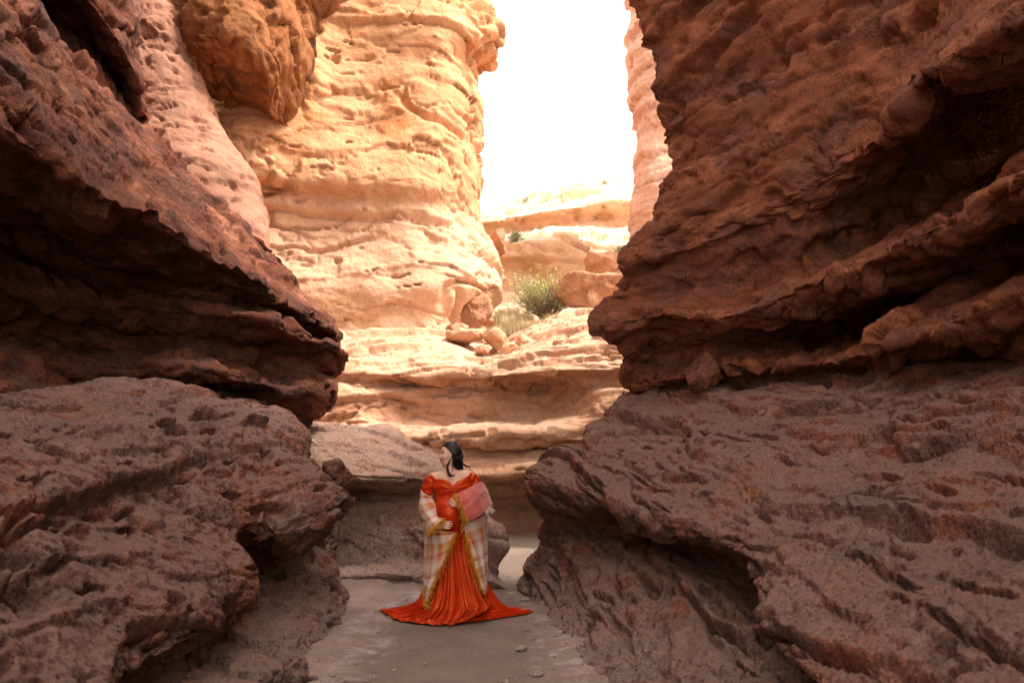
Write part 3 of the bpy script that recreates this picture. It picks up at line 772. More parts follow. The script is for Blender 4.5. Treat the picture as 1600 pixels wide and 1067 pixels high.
# --- far valley slope with pale rock steps, behind the boulders
XH = [640, 720, 770, 800, 850, 900, 950, 1000, 1060, 1140]
def hrow(pys, Y):
    Y = Y if isinstance(Y, (list, tuple)) else [Y] * len(XH)
    return [(x, p, y) for x, p, y in zip(XH, pys, Y)]
rows = net([
    hrow([600, 600, 600, 600, 600, 600, 600, 600, 600, 600], 15.0),
    hrow([550, 550, 552, 545, 530, 505, 490, 490, 490, 490], 17.0),
    hrow([530, 528, 520, 515, 505, 492, 482, 480, 480, 480], 19.0),
    hrow([505, 500, 492, 488, 482, 478, 474, 474, 474, 474], 21.5),
    hrow([480, 478, 474, 470, 468, 466, 464, 462, 462, 462], [23.5] * 10),
    hrow([455, 452, 448, 444, 442, 440, 440, 440, 440, 440], [24.0, 24.0, 24.0, 24.1, 24.3, 24.5, 24.5, 24.5, 24.5, 24.5]),
    hrow([425, 422, 418, 414, 412, 410, 412, 412, 412, 412], [24.0, 24, 24.0, 24.1, 24.3, 24.8, 25, 25, 25, 25]),
    hrow([405, 402, 400, 400, 396, 394, 394, 394, 394, 394], [23.6, 23.6, 23.6, 23.7, 24.1, 25, 25.4, 25.4, 25.4, 25.4]),
    hrow([392, 390, 386, 382, 372, 372, 376, 376, 376, 376], [24.4, 24.4, 24.4, 24.4, 24.6, 25.4, 26, 26, 26, 26]),
    hrow([385, 382, 378, 374, 366, 362, 365, 366, 366, 366], [28] * 10),
    hrow([378, 375, 372, 368, 362, 357, 358, 358, 358, 358], [32] * 10),
    hrow([355, 352, 350, 348, 345, 342, 340, 340, 340, 340], [32.6] * 10),
    hrow([350, 348, 345, 340, 330, 322, 314, 310, 310, 310], [31.8] * 10),
    hrow([344, 342, 338, 332, 316, 304, 296, 292, 292, 292], [33.6] * 10),
    hrow([340, 337, 333, 326, 308, 296, 289, 285, 285, 285], [38] * 10),
    hrow([338, 335, 330, 323, 306, 294, 287, 283, 283, 283], [46] * 10),
    hrow([345, 342, 338, 332, 314, 302, 295, 291, 291, 291], [60] * 10),
], pre=[(-8, 0, 0)], post=[(8, 0, 0)])
loft('valley_slope', rows, rockdisp(
    strata=[(5, 1.1, .30, 'o'), (3, .45, .10, 'o')],
    iso=[(3, .35, 'n', 5, .5)], slots=[(1.6, .25, .2, .38)], fac=[(1.6, 2.0, .25), (.5, 1.8, .08)], warp=.5, seed=70.2), M_hill, px=3.0,
    proj=((1, .1, 0), (0, .3, .95)),
    label='pale rocky valley slope with stepped ledges under the white sky', cat='slope')

# --- far pillar-like cliff at the right of the sky gap
rows = []
for py, dx in [(470, 4), (420, 0), (380, 6), (330, 2), (290, 8), (240, 2), (190, 6), (150, 0), (110, 4), (80, -4), (40, -3), (0, -6), (-80, -6), (-200, 4), (-300, 10)]:
    rows.append([(990 + dx, py, 21.5), (1012 + dx * .5, py, 20.9), (1050, py, 20.7), (1110, py, 20.7), (1200, py, 20.9)])
rows = net(rows, pre=[(.2, 1.2, 0), (2.5, 2.0, 0)], post=[(3, 1, 0)])
loft('far_cliff', rows, rockdisp(
    strata=[(3, .8, .22, 'o'), (2, .3, .08, 'o')], iso=[(1.5, .2, 'n', 5, .55)],
    fac=[(.8, 2.0, .14), (.3, 2.0, .05)], warp=.3, seed=80.4), M_far, px=1.4,
    proj=((.9, .4, 0), (0, .1, 1)),
    label='far pink layered cliff standing between the sky and the right wall', cat='cliff')

# --- canyon floor: one sheet
def floor_z(Xg, Yg):
    # the trodden path is flat; its edges bank up a little towards the rock
    cx = np.interp(Yg, [-8, 3, 5.8, 7, 8, 9, 10, 13], [-.35, -.35, -.40, -.42, -.48, -.45, .10, .3])
    hw = np.interp(Yg, [-8, 3, 5.8, 7, 8, 9, 10, 13], [.9, .9, .66, .62, .72, .60, .5, .8])
    e = np.abs(Xg - cx) - hw
    Q = np.stack([Xg, Yg, Yg * 0], -1)
    e = e + fbm(Q, .6, 3, seed=4.0) * .12
    bank = sstep(-.06, .30, e)
    Z = .13 * np.clip(e, 0, 1.2) ** 1.1 + np.interp(Yg, [-8, 9, 13, 19], [0, 0, .30, .35])
    Z = Z + fbm(Q, 1.1, 3, seed=1.0) * .03 + bank * (fbm(Q, .5, 5, .6, seed=2.0) * .07 + fbm(Q, .12, 4, .65, mode='b', seed=7.0) * .016)
    Z = Z + fbm(Q, .10, 4, .65, seed=3.0) * .010
    return Z, e, bank


def make_floor():
    ys = np.concatenate([np.linspace(-8, 2, 20), np.linspace(2.2, 5, 40), np.linspace(5.02, 11, 240), np.linspace(11.05, 15, 70), np.linspace(15.5, 19, 8)])
    xs = np.concatenate([np.linspace(-12, -3, 12), np.linspace(-2.9, 2.9, 300), np.linspace(3, 12, 12)])
    Yg, Xg = np.meshgrid(ys, xs, indexing='ij')
    Z, e, bank = floor_z(Xg, Yg)
    V = np.stack([Xg, Yg, Z], -1).reshape(-1, 3)
    # rotate faces so that they look up
    F = grid_faces(len(ys), len(xs))[:, ::-1].copy()
    F = F[:, ::-1].copy()
    m, nt = new_mat('canyon_sand')
    L = nt.links
    geo = nd(nt, 'ShaderNodeNewGeometry')
    pos = geo.outputs['Position']
    at = nd(nt, 'ShaderNodeAttribute', attribute_name='bank')
    n1 = nd(nt, 'ShaderNodeTexNoise', i_Scale=2.2, i_Detail=6.0, i_Roughness=.6); L.new(pos, n1.inputs['Vector'])
    n2 = nd(nt, 'ShaderNodeTexNoise', i_Scale=90.0, i_Detail=4.0, i_Roughness=.75); L.new(pos, n2.inputs['Vector'])
    n3 = nd(nt, 'ShaderNodeTexNoise', i_Scale=14.0, i_Detail=5.0, i_Roughness=.7); L.new(pos, n3.inputs['Vector'])
    path = ramp(nt, n1.outputs[0], [(.3, (.16, .108, .086)), (.7, (.215, .150, .122))])
    dirt = ramp(nt, n1.outputs[0], [(.3, (.18, .115, .092)), (.55, (.26, .175, .145)), (.75, (.33, .235, .20))])
    col = mixc(nt, path, dirt, at.outputs['Fac'])
    # pale salt crust along the foot of the banks
    at2 = nd(nt, 'ShaderNodeAttribute', attribute_name='crust')
    cm = nd(nt, 'ShaderNodeMath', operation='MULTIPLY'); L.new(at2.outputs['Fac'], cm.inputs[0])
    n7 = nd(nt, 'ShaderNodeTexNoise', i_Scale=5.0, i_Detail=8.0, i_Roughness=.72); L.new(pos, n7.inputs['Vector'])
    L.new(ramp(nt, n7.outputs[0], [(.48, 0.0), (.66, .75)]), cm.inputs[1])
    col = mixc(nt, col, (.42, .35, .34), cm.outputs[0])
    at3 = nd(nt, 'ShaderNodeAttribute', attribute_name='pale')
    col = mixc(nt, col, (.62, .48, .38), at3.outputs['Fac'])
    col = mixc(nt, col, ramp(nt, n2.outputs[0], [(.3, .68), (.5, 1.0), (.7, 1.35)]), 1.0, 'MULTIPLY')
    b1 = nd(nt, 'ShaderNodeBump', i_Strength=.6, i_Distance=.02); L.new(n3.outputs[0], b1.inputs['Height'])
    b2 = nd(nt, 'ShaderNodeBump', i_Strength=.7, i_Distance=.008); L.new(n2.outputs[0], b2.inputs['Height']); L.new(b1.outputs[0], b2.inputs['Normal'])
    bs = nd(nt, 'ShaderNodeBsdfPrincipled', i_Roughness=.92); bs.inputs['Specular IOR Level'].default_value = .2
    L.new(col, bs.inputs['Base Color']); L.new(b2.outputs[0], bs.inputs['Normal'])
    out = nd(nt, 'ShaderNodeOutputMaterial'); L.new(bs.outputs[0], out.inputs[0])
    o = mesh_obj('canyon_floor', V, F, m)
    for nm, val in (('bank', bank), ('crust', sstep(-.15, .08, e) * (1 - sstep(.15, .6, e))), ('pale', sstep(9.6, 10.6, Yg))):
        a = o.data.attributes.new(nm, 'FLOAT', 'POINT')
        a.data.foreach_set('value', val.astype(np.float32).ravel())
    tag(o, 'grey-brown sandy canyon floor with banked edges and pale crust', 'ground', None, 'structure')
    return o


make_floor()
# ------------------------------------------------------------------ boulders
def icosphere(sub):
    bm = bmesh.new()
    bmesh.ops.create_icosphere(bm, subdivisions=sub, radius=1.0)
    bm.verts.ensure_lookup_table()
    V = np.array([v.co[:] for v in bm.verts], np.float32)
    F = np.array([[v.index for v in f.verts] for f in bm.faces], np.int32)
    bm.free()
    return V, F


ICO = icosphere(5)
ICO5 = icosphere(4)


def boulder(name, px, py, Y, w, h, dep, mat, label, seed, cuts=9, rot=0.0, tilt=0.0, cat='boulder', group=None, small=False):
    """broken, weathered block centred at the pixel; w, h, dep are full sizes in metres"""
    V, F = ICO5 if small else ICO
    V = V.copy()
    r = np.random.RandomState(seed)
    n = r.normal(size=(cuts, 3)); n /= np.linalg.norm(n, axis=1, keepdims=True)
    off = r.uniform(.52, .88, cuts)
    d = V @ n.T
    rad = np.ones(len(V))
    for k in range(cuts):                                       # flat broken faces
        with np.errstate(divide='ignore'):
            lim = np.where(d[:, k] > .05, off[k] / np.maximum(d[:, k], 1e-3), 9)
        rad = -np.log(np.exp(-rad * 34) + np.exp(-np.minimum(lim, 3) * 34)) / 34
    V = V * rad[:, None]
    V = V * np.array([w, dep, h]) * .56
    size = (w * h * dep) ** (1 / 3)
    nn = V / (np.linalg.norm(V, axis=1, keepdims=True) + 1e-9)
    V = V + nn * (fbm(V, size * .5, 4, .55, seed=seed * 1.7) * size * .17 + fbm(V, size * .13, 4, .62, seed=seed * 2.1) * size * .055)[:, None]
    M = Matrix.Rotation(rot, 3, 'Z') @ Matrix.Rotation(tilt, 3, 'Y')
    V = V @ np.array(M).T
    c = P(px, py, Y)
    o = mesh_obj(name, V, F, mat)
    o.location = c
    tag(o, label, cat, group)
    return o


boulder('boulder', 930, 455, 17.7, 1.75, 1.15, 1.4, M_boulder, 'largest boulder, with a flat dark underside, on the slope right of the green bush', 5, 8, .2, -.12)
boulder('boulder', 944, 409, 21.5, 1.0, .78, .9, M_boulder, 'blocky boulder with dark lower face above the largest boulder', 11, 8, .3)
boulder('boulder', 777, 385, 18.3, .62, .78, .7, M_boulder, 'red-brown block leaning against the right edge of the sunlit cliff', 23, 8, .1, .3)
boulder('boulder', 742, 484, 16.3, .60, .80, .4, M_boulder, 'tall leaning slab of orange rock at the foot of the sunlit cliff', 31, 7, .2, .5)
boulder('boulder', 735, 525, 15.3, .80, .30, .7, M_step, 'low flat boulder at the left of the small boulder cluster', 37, 8)
boulder('boulder', 773, 528, 15.0, .52, .46, .5, M_step, 'rounded orange boulder in the middle of the small cluster', 41, 9, .6, small=True)
boulder('boulder', 794, 545, 14.7, .34, .20, .3, M_hill, 'small pale oval rock in front of the dry grass', 43, 6, .2, -.3, small=True)
boulder('boulder', 816, 536, 15.0, .22, .32, .25, M_step, 'small upright rock at the right of the boulder cluster', 47, 7, small=True)
boulder('boulder', 805, 562, 14.4, .50, .16, .4, M_hill, 'thin flat rock lowest in the boulder cluster', 53, 7, .1, -.25, small=True)
boulder('boulder', 985, 289, 37.0, .55, .55, .5, M_hill, 'small rock perched on the skyline beside the far cliff', 59, 8, small=True)
boulder('boulder', 878, 314, 34.5, .40, .18, .3, M_step, 'tiny dark rock on the pale skyline slope', 61, 7, small=True)
boulder('boulder', 1096, 588, 9.55, .42, .56, .5, M_red, 'conical rock knob under the right overhang', 69, 16, .3, .25)
boulder('boulder', 528, 738, 7.9, .30, .26, .3, M_near, 'dark rough rock beside the pointed nose of the left ledge', 73, 6, .9)

# rubble fallen into the hollow below the cliff
rr = np.random.RandomState(77)
for k, (x, y, Y, w) in enumerate([(718, 512, 15.9, .26), (752, 548, 14.7, .24), (704, 522, 15.4, .18), (826, 556, 14.7, .22), (840, 548, 15.1, .16),
                                  (762, 503, 16.5, .28), (872, 498, 17.4, .26), (902, 500, 17.0, .20), (668, 512, 15.7, .15), (786, 572, 13.9, .14)]):
    boulder('fallen_rock', x, y, Y, w * 1.3, w * .8, w, M_boulder if k % 2 else M_step,
            ['fist-sized orange fallen rock at the left end of the hollow', 'fallen rock just below the rounded orange boulder', 'small fallen rock beside the low flat boulder',
             'fallen rock right of the upright rock', 'small fallen rock at the edge of the dry grass', 'fallen rock above the rounded orange boulder, by the grass',
             'fallen rock below the largest boulder, left', 'fallen rock below the largest boulder, right', 'tiny fallen rock on the pale slab under the cliff', 'tiny fallen rock below the thin flat rock'][k],
            100 + k, 9, rr.uniform(0, 3), rr.uniform(-.3, .3), 'rock', 'rocks fallen below the cliff', True)['kind'] = 'thing'

# loose stones on the floor
for k, (x, y, s, t) in enumerate([(838, 1052, .055, 'small brown stone nearest the camera on the right of the path'),
                                  (815, 1012, .06, 'flat brown stone at the right edge of the path'),
                                  (790, 1064, .04, 'small stone at the bottom edge of the path'),
                                  (665, 1035, .025, 'tiny pebble left of the middle of the path'),
                                  (800, 928, .09, 'rough stone lying at the mouth of the passage'),
                                  (822, 936, .07, 'stone at the foot of the right rock pillar')]):
    g = FL(x, y, .02)
    V, F = ICO5
    r = np.random.RandomState(90 + k)
    V = V * np.array([1.5, 1.0, .6]) * s * .6
    V = V + V * (fbm(V, s * .6, 3, seed=k * 3.3) * .5)[:, None]
    o = mesh_obj('stone', V, F, M_slab)
    o.location = g
    o.rotation_euler = (0, 0, r.uniform(0, 3))
    tag(o, t, 'stone', 'loose stones on the canyon floor')


# gravel gathered along the foot of the banks
def gravel():
    bm = bmesh.new(); bmesh.ops.create_icosphere(bm, subdivisions=1, radius=1.0)
    V0 = np.array([v.co[:] for v in bm.verts]); F0 = np.array([[v.index for v in f.verts] for f in bm.faces]); bm.free()
    r = np.random.RandomState(5)
    n = 700
    Y = r.uniform(4.8, 10.5, n)
    cx = np.interp(Y, [3, 5.8, 7, 8, 9, 10], [-.35, -.40, -.42, -.48, -.45, .10]); hw = np.interp(Y, [3, 5.8, 7, 8, 9, 10], [.9, .66, .62, .72, .60, .5])
    side = r.choice([-1, 1], n)
    X = cx + side * (hw + r.normal(size=n) * .22)
    fr = r.uniform(size=n) < .22
    X = np.where(fr, cx + r.uniform(-1, 1, n) * hw, X)
    Z = floor_z(X, Y)[0]
    sz = .004 + .022 * r.uniform(size=n) ** 5
    sz = np.where(fr, sz * .6, sz)
    Vs, Fs = [], []
    for k in range(n):
        M = np.array(Matrix.Rotation(r.uniform(0, 6.28), 3, 'Z'))
        v = (V0 * r.uniform(.7, 1.2, V0.shape) * np.array([1.3, 1.0, .65]) * sz[k]) @ M.T + np.array([X[k], Y[k], Z[k] + sz[k] * .25])
        Vs.append(v); Fs.append(F0 + k * len(V0))
    o = mesh_obj('gravel', np.concatenate(Vs), np.concatenate(Fs), M_slab)
    tag(o, 'scattered gravel along the edges of the canyon path', 'gravel', None, 'stuff')


gravel()

# ------------------------------------------------------------------ plants
def tubes(paths, radii, sides=4):
    V, F = [], []
    for p, rr in zip(paths, radii):
        p = np.asarray(p, float)
        n = len(p)
        t = np.gradient(p, axis=0); t /= np.linalg.norm(t, axis=1, keepdims=True) + 1e-9
        a = np.cross(t, [0.31, 0.2, 0.93]); a /= np.linalg.norm(a, axis=1, keepdims=True) + 1e-9
        b = np.cross(t, a)
        base = len(V)
        for i in range(n):
            r = rr[i] if hasattr(rr, '__len__') else rr * (1 - .75 * i / (n - 1))
            for k in range(sides):
                g = 2 * math.pi * k / sides
                V.append(p[i] + (a[i] * math.cos(g) + b[i] * math.sin(g)) * r)
        for i in range(n - 1):
            for k in range(sides):
                k2 = (k + 1) % sides
                F.append((base + i * sides + k, base + i * sides + k2, base + (i + 1) * sides + k2, base + (i + 1) * sides + k))
    return np.array(V), np.array(F, np.int32)


M_twig = plain_mat('dry_twig', (.20, .15, .11), (.30, .24, .18), 30)
M_leaf = plain_mat('bush_leaf', (.40, .43, .11), (.54, .55, .20), 8, .7)
M_leaf2 = plain_mat('sage_leaf', (.30, .34, .20), (.40, .43, .28), 8, .8)
M_grass = plain_mat('dry_grass', (.50, .41, .23), (.64, .55, .36), 3, .85)


def bush(px, py, Y, w, h, label, seed, leafmat, nstem=46, nleaf=2600, leaf=.035, group=None):
    r = np.random.RandomState(seed)
    c = P(px, py, Y)
    root = empty('bush', tuple(c))
    paths, rad, tips = [], [], []
    for k in range(nstem):
        a = r.uniform(0, 2 * math.pi); l = r.uniform(.55, 1.0)
        out = r.uniform(.1, 1.0) ** .7
        end = np.array([math.cos(a) * out * w / 2, math.sin(a) * out * w / 2, h * l * (1.05 - .45 * out * out)])
        p = [np.array([math.cos(a), math.sin(a), 0]) * .04 * w]
        for i in range(1, 7):
            t = i / 6
            q = end * np.array([t ** 1.1, t ** 1.1, t ** .85]) + r.normal(size=3) * .02 * h
            p.append(q)
            if i > 2: tips.append((q, end))
        paths.append(p); rad.append(.012 * max(h, .4))
        for i in (3, 4, 5):
            s = p[i]; e = s + r.normal(size=3) * np.array([.16, .16, .10]) * h + np.array([0, 0, .12 * h])
            paths.append([s, (s + e) / 2 + r.normal(size=3) * .01, e]); rad.append(.006 * max(h, .4))
            tips.append((e, e)); tips.append(((s + e) / 2, e))
    V, F = tubes(paths, rad)
    mesh_obj('stems', V, F, M_twig, root)
    tp = np.array([t[0] for t in tips])
    idx = r.randint(0, len(tp), nleaf)
    C = tp[idx] + r.normal(size=(nleaf, 3)) * .045 * max(h, .4)
    ok = C[:, 2] > .12 * h
    C = C[ok]; n = len(C)
    d = r.normal(size=(n, 3)) + np.array([0, 0, .9]); d /= np.linalg.norm(d, axis=1, keepdims=True)
    s = np.cross(d, r.normal(size=(n, 3))); s /= np.linalg.norm(s, axis=1, keepdims=True)
    L = leaf * r.uniform(.6, 1.3, (n, 1)); Wd = L * .28
    V = np.stack([C, C + d * L * .5 + s * Wd, C + d * L, C + d * L * .5 - s * Wd], 1).reshape(-1, 3)
    F = np.arange(n * 4).reshape(-1, 4)
    f = mesh_obj('foliage', V, F, leafmat, root, smooth=False)
    f['kind'] = 'stuff'
    tag(root, label, 'bush', group)
    return root


bush(854, 502, 18.0, 2.0, 1.2, 'yellow-green desert bush with grey twigs beside the largest boulder', 3, M_leaf, 130, 9000, .032)
bush(806, 384, 25.0, .62, .50, 'small green shrub at the left of the pale rock step', 5, M_leaf2, 24, 900, .06)
bush(975, 412, 23.0, .95, .62, 'grey-green sage bush right of the blocky boulder', 7, M_leaf2, 30, 1200, .06)
bush(822, 322, 36.0, .65, .42, 'tiny shrub alone on the skyline above the pale slope', 9, M_leaf2, 14, 300, .07, 'skyline shrubs')
bush(943, 296, 36.5, .9, .55, 'sparse shrub on the skyline left of the perched rock', 11, M_leaf2, 16, 260, .07, 'skyline shrubs')
bush(963, 292, 37.5, .6, .6, 'sparse shrub on the skyline next to the perched rock', 13, M_leaf2, 12, 200, .07, 'skyline shrubs')


def grass(px_y, label, seed):
    r = np.random.RandomState(seed)
    V, F = [], []
    for (px, py, Y, w, h, n) in px_y:
        c = P(px, py, Y)
        for k in range(int(n * 1.6)):
            a = r.uniform(0, 2 * math.pi); rr = w * .5 * math.sqrt(r.uniform())
            b = c + np.array([math.cos(a) * rr, math.sin(a) * rr * .7, -.05])
            ln = h * r.uniform(.5, 1.1)
            d = np.array([math.cos(a), math.sin(a), 0]) * r.uniform(.1, .75) + r.normal(size=3) * .12
            s = np.array([-math.sin(a + .7), math.cos(a + .7), 0]) * r.uniform(.004, .009)
            m = b + np.array([d[0] * .3, d[1] * .3, .6]) * ln
            t = b + np.array([d[0], d[1], .95 - .3 * abs(d[0])]) * ln
            i = len(V)
            V += [b - s, b + s, m + s * .7, m - s * .7, t]
            F += [(i, i + 1, i + 2, i + 3), (i + 3, i + 2, i + 4)]
    o = mesh_obj('dry_grass', np.array(V), F, M_grass, smooth=False)
    tag(o, label, 'grass', None, 'stuff')


grass([(790, 508, 17.6, .8, .38, 420), (820, 522, 16.9, .9, .42, 560), (850, 524, 16.6, .8, .40, 520), (880, 508, 17.0, .7, .36, 380),
       (835, 540, 15.9, .6, .30, 300), (805, 498, 18.6, .9, .35, 380), (780, 522, 16.8, .5, .3, 240), (868, 536, 16.0, .5, .26, 200)],
      'pale dry grass growing in the hollow around the green bush', 17)

# pale stick lying on the slab
V, F = tubes([[P(480, 676, 9.9), P(488, 688, 9.6), P(497, 694, 9.45), P(508, 696, 9.35)]], [.013])
tag(mesh_obj('stick', V, F, plain_mat('bleached_wood', (.55, .42, .30), (.62, .5, .38))), 'pale dry stick lying on the slab left of the person', 'stick')
# ------------------------------------------------------------------ person
YP = 8.1
BASE = P(708, 964, YP); BASE[2] = 0.0


def L_(px, py, dy=0.0):
    """figure coordinates: measured at the figure's own distance, dy towards (-) or away from (+) the camera"""
    return P(px, py, YP) - BASE + np.array([0, dy, 0])


person = empty('person', tuple(BASE))
tag(person, 'pregnant person in a long red-orange velvet gown and plaid shawl, looking left', 'person')


class Field:
    """signed distance volume with smooth unions, meshed by surface nets"""
    def __init__(s, lo, hi, h):
        s.lo = np.array(lo, np.float32); s.h = h
        s.n = np.ceil((np.array(hi) - s.lo) / h).astype(int) + 1
        s.D = np.full(tuple(s.n), 1.0, np.float32)

    def win(s, lo, hi, pad):
        a = np.clip(np.floor((np.array(lo) - pad - s.lo) / s.h).astype(int), 0, s.n - 1)
        b = np.clip(np.ceil((np.array(hi) + pad - s.lo) / s.h).astype(int) + 1, 1, s.n)
        g = [s.lo[i] + s.h * np.arange(a[i], b[i], dtype=np.float32) for i in range(3)]
        return tuple(slice(a[i], b[i]) for i in range(3)), np.meshgrid(*g, indexing='ij')

    def put(s, sl, d, k):
        o = s.D[sl]
        if k <= 0:
            s.D[sl] = np.minimum(o, d)
        else:
            hh = np.clip(.5 + .5 * (o - d) / k, 0, 1)
            s.D[sl] = o * (1 - hh) + d * hh - k * hh * (1 - hh)

    def cone(s, a, b, ra, rb, k=.02):
        a = np.array(a, np.float32); b = np.array(b, np.float32); m = max(ra, rb)
        sl, (X, Y, Z) = s.win(np.minimum(a, b) - m, np.maximum(a, b) + m, .06 + k)
        ab = b - a; l2 = float(ab @ ab) + 1e-9
        t = np.clip(((X - a[0]) * ab[0] + (Y - a[1]) * ab[1] + (Z - a[2]) * ab[2]) / l2, 0, 1)
        d = np.sqrt((X - a[0] - ab[0] * t) ** 2 + (Y - a[1] - ab[1] * t) ** 2 + (Z - a[2] - ab[2] * t) ** 2) - (ra + (rb - ra) * t)
        s.put(sl, d, k)

    def ell(s, c, r, k=.02, R=None, carve=False):
        c = np.array(c, np.float32); r = np.array(r, np.float32); m = float(r.max())
        sl, (X, Y, Z) = s.win(c - m, c + m, .06 + k)
        q = np.stack([X - c[0], Y - c[1], Z - c[2]], -1)
        if R is not None:
            q = q @ np.array(R, np.float32).T
        k0 = np.linalg.norm(q / r, axis=-1); k1 = np.linalg.norm(q / (r * r), axis=-1) + 1e-6
        d = k0 * (k0 - 1) / k1
        if carve:
            s.D[sl] = np.maximum(s.D[sl], -d)
        else:
            s.put(sl, d, k)

    def mesh(s):
        D = s.D; S = D < 0
        c = np.zeros(tuple(np.array(D.shape) - 1), np.int8)
        for a in (0, 1):
            for b in (0, 1):
                for e in (0, 1):
                    c += S[a:D.shape[0] - 1 + a, b:D.shape[1] - 1 + b, e:D.shape[2] - 1 + e]
        act = (c > 0) & (c < 8)
        idx = np.full(act.shape, -1, np.int32)
        I = np.argwhere(act); idx[act] = np.arange(len(I))
        acc = np.zeros((len(I), 3), np.float32); cnt = np.zeros(len(I), np.float32)
        cor = [(a, b, e) for a in (0, 1) for b in (0, 1) for e in (0, 1)]
        for p in cor:
            for ax in range(3):
                if p[ax]: continue
                q = list(p); q[ax] = 1
                d0 = D[I[:, 0] + p[0], I[:, 1] + p[1], I[:, 2] + p[2]]; d1 = D[I[:, 0] + q[0], I[:, 1] + q[1], I[:, 2] + q[2]]
                m = (d0 < 0) != (d1 < 0)
                t = np.where(m, d0 / np.where(m, d0 - d1, 1), 0)
                v = np.array(p, np.float32) + np.eye(3, dtype=np.float32)[ax] * t[:, None]
                acc += np.where(m[:, None], v, 0); cnt += m
        V = s.lo + s.h * (I + acc / np.maximum(cnt, 1)[:, None])
        Fs = []
        for ax in range(3):
            o = [x for x in range(3) if x != ax]
            A = np.moveaxis(S, (ax, o[0], o[1]), (0, 1, 2)); J = np.moveaxis(idx, (ax, o[0], o[1]), (0, 1, 2))
            ch = A[:-1, 1:-1, 1:-1] != A[1:, 1:-1, 1:-1]
            K = np.argwhere(ch)
            i, j, k = K[:, 0], K[:, 1], K[:, 2]
            quad = np.stack([J[i, j, k], J[i, j + 1, k], J[i, j + 1, k + 1], J[i, j, k + 1]], -1)
            flip = A[i, j + 1, k + 1] ^ (ax == 1)
            quad[~flip] = quad[~flip][:, ::-1]
            Fs.append(quad)
        return V, np.concatenate(Fs)


def nrm(v):
    v = np.array(v, float); return v / np.linalg.norm(v)


# head frame: face turned to the picture's left, a little towards the camera
HF = nrm((-.90, -.43, -.03)); HS = nrm(np.cross((0, 0, 1), HF)); HU = np.cross(HF, HS)
if HS[1] > 0: HS = -HS                                # side that shows
HC = L_(702, 709, .0)
hp = lambda f, s_, u: HC + HF * f + HS * s_ + HU * u
HR = np.stack([HF, HS, HU])

fb = Field((-.42, -.42, -.02), (.45, .34, 1.78), .006)
# trunk
fb.ell(L_(706, 768, .0), (.155, .105, .17), .03)
fb.cone(L_(678, 747, .01), L_(733, 744, .01), .056, .056, .04)
fb.cone(L_(704, 738, .01), L_(704, 724, .0), .060, .050, .03)
fb.cone(L_(704, 735, .02), L_(686, 745, .02), .045, .045, .04)
fb.cone(L_(704, 735, .02), L_(726, 743, .02), .045, .045, .04)
fb.ell(L_(693, 763, -.075), (.070, .062, .070), .03)
fb.ell(L_(720, 762, -.075), (.070, .062, .070), .03)
fb.ell(L_(703, 799, -.09), (.125, .145, .15), .04)
fb.ell(L_(707, 828, .01), (.165, .125, .14), .05)
# legs and feet
for x0, x1 in ((698, 699), (717, 716)):
    fb.cone(L_(x0, 835, .01), L_(x1, 895, -.01), .085, .055, .03)
    fb.cone(L_(x1, 895, -.01), L_(x1, 952, .03), .055, .036, .02)
    fb.cone(L_(x1, 958, .03), L_(x1 - 1, 962, -.12), .035, .026, .02)
# arms
armR = [L_(676, 748, .01), L_(666, 790, .03), L_(687, 816, -.235)]
armL = [L_(735, 746, .01), L_(754, 785, .02), L_(728, 784, -.27)]
for A in (armR, armL):
    fb.cone(A[0], A[1], .052, .042, .03)
    fb.cone(A[1], A[2], .042, .026, .02)


def hand(field, wrist, d, up, out, size=1.0, curl=.5):
    """palm, four unequal fingers with a knuckle bend, thumb from the side of the palm"""
    d, up, out = nrm(d), nrm(up), nrm(out)
    pc = wrist + d * .045 * size
    field.cone(wrist, wrist + d * .03 * size, .024, .026, .012)
    field.ell(pc, (.046 * size, .040 * size, .015 * size), .012, np.stack([d, up, out]))
    for k, ln in enumerate((.066, .076, .072, .056)):
        b = wrist + d * .082 * size + up * (.028 - .0185 * k) * size
        m = b + nrm(d + up * (.10 - .07 * k) - out * curl * .35) * ln * .52 * size
        e = m + nrm(d - out * curl * 1.0) * ln * .48 * size
        field.cone(b, m, .0088, .0083, .006); field.cone(m, e, .0083, .0068, .004)
    t0 = wrist + d * .03 * size + up * .032 * size
    t1 = t0 + nrm(d * .7 + up * .8) * .036 * size
    t2 = t1 + nrm(d * 1.0 + up * .25 - out * .2) * .030 * size
    field.cone(t0, t1, .013, .010, .008); field.cone(t1, t2, .010, .008, .004)


hand(fb, armR[2], (.85, -.42, -.05), (.12, .10, 1), (.35, -.9, -.15), 1.0, .55)
hand(fb, armL[2], (-.97, -.12, .05), (.0, .1, 1), (-.15, -.98, .0), 1.0, .5)
